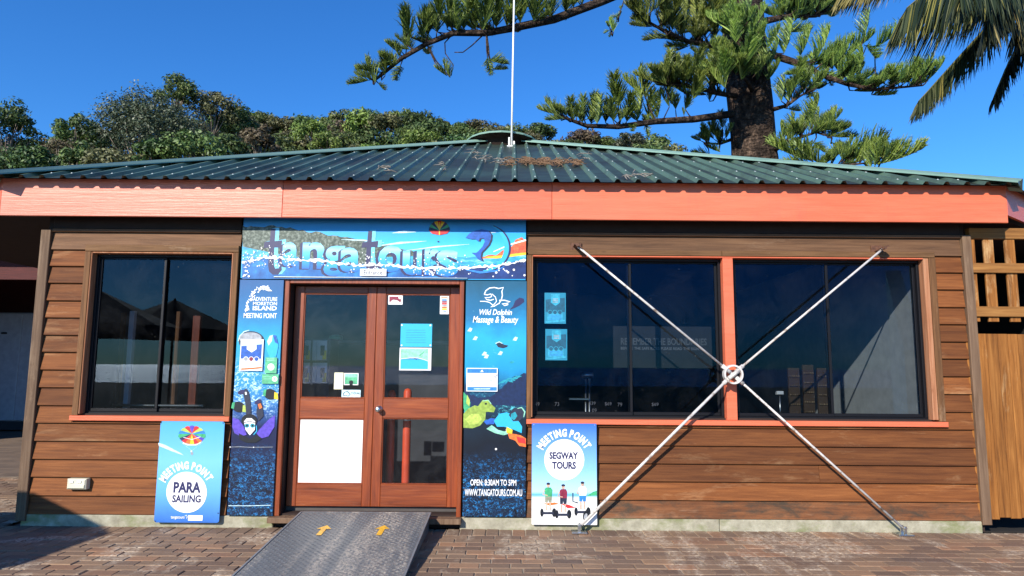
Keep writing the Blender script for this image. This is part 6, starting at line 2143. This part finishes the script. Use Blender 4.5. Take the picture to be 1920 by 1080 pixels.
def frond(path, Ys, leaf_len, hang, seed, dry=0.1, dens=70, tip_yellow=0.0, spread=0.35, lean=(0, 0)):
    """rachis through photo positions; thin leaflets hang from both sides; dry is the share of yellow ones"""
    rng = random.Random(seed)
    pts = [P(a, b, y_) for (a, b), y_ in zip(path, Ys)]
    pts = [hub.copy()] + pts
    n = len(pts)
    m = MB()
    m.tube(pts, [0.035 * (1 - .8 * i / (n - 1)) for i in range(n)], 6)
    fo = m.build('frond', M['palm_stem'], palm)
    L = sum((pts[i + 1] - pts[i]).length for i in range(n - 1))
    V, Fc, MI = [], [], []
    for k in range(dens):
        t = 0.12 + 0.88 * (k + .5) / dens
        s_ = t * (n - 1); i = min(int(s_), n - 2)
        c = pts[i].lerp(pts[i + 1], s_ - i)
        tan = (pts[i + 1] - pts[i]).normalized()
        for side in (-1, 1):
            ll = leaf_len * (1.0 - 0.55 * max(0, t - .55) / .45) * rng.uniform(.8, 1.1)
            sd = tan.cross(Vector((0, 0, 1))).normalized() * side
            d = (tan * (.55 + rng.uniform(-.1, .1)) + sd * spread * rng.uniform(.5, 1.2) + Vector((lean[0], 0, -hang + lean[1] + rng.uniform(-.12, .12)))).normalized()
            w_ = 0.0125 * rng.uniform(.8, 1.2)
            wv = d.cross(Vector((0, 1, 0.2))).normalized() * w_
            fold = Vector((0, -1, 0)) * w_ * .5
            b0 = c; b1 = c + d * ll * .35 + Vector((0, 0, .0)); b2 = c + d * ll * .7 + Vector((0, 0, -.05 * ll)); b3 = c + d * ll + Vector((rng.uniform(-.04, .04), 0, -.16 * ll))
            o_ = len(V)
            V += [b0 - wv * .4, b0 + wv * .4, b1 - wv, b1 + wv + fold, b2 - wv * .8, b2 + wv * .8 + fold, b3 - wv * .1, b3 + wv * .1]
            dr_ = 1 if rng.random() < dry + tip_yellow * t else 0
            for q in range(3): Fc.append((o_ + 2 * q, o_ + 2 * q + 1, o_ + 2 * q + 3, o_ + 2 * q + 2)); MI.append(dr_)
    me = np_mesh('leaflets', np.array([tuple(q) for q in V]) - np.array(wl(fo)), np.array(Fc), PLM, MI)
    o_ = bpy.data.objects.new('leaflets', me); COL.objects.link(o_); o_.parent = fo
    tag(o_, kind='stuff')
    return fo


frond([(1935, -95), (1850, -60), (1790, -35), (1730, -10), (1700, 15)], [4.7, 4.4, 4.2, 4.0, 3.9], 1.55, 0.85, 1, 0.10, 180, 0.2, 0.3, (-.22, 0))
frond([(1960, -80), (1910, -20), (1860, 40), (1800, 105), (1750, 160), (1722, 190)], [4.8, 4.6, 4.5, 4.4, 4.35, 4.3], 0.80, 0.6, 2, 0.02, 195, 0.0, 0.35)
frond([(1990, -60), (1955, 10), (1920, 60), (1890, 120), (1865, 180)], [5.0, 5.0, 5.0, 5.0, 5.0], 0.75, 0.5, 3, 0.02, 180, 0.0, 0.4)
frond([(1900, -140), (1780, -110), (1680, -60), (1620, -25), (1575, -8)], [5.3, 5.6, 5.9, 6.1, 6.2], 0.80, 0.8, 4, 0.5, 135, 0.4, 0.3, (-.1, 0))  # mostly yellow leaflets: the sunlight on this frond is in their colour
frond([(1960, -100), (1920, -60), (1880, -20), (1850, 40)], [4.5, 4.1, 3.8, 3.6], 1.25, 0.9, 5, 0.06, 165, 0.1, 0.4)
frond([(2010, -80), (1990, 0), (1965, 70), (1940, 140)], [4.8, 4.6, 4.4, 4.3], 0.9, 0.6, 6, 0.05, 135, 0.05, 0.4)
frond([(1950, -110), (1880, -70), (1820, -40), (1770, 0)], [5.3, 5.5, 5.7, 5.8], 1.3, 0.9, 7, 0.05, 165, 0.1, 0.35)
frond([(1960, -120), (1900, -80), (1850, -50), (1800, -20)], [4.4, 3.9, 3.5, 3.2], 1.2, 0.95, 8, 0.06, 165, 0.1, 0.4)
frond([(1990, -100), (1960, -60), (1930, 0), (1905, 50)], [4.6, 4.3, 4.1, 4.0], 1.1, 0.9, 9, 0.06, 165, 0.1, 0.4)
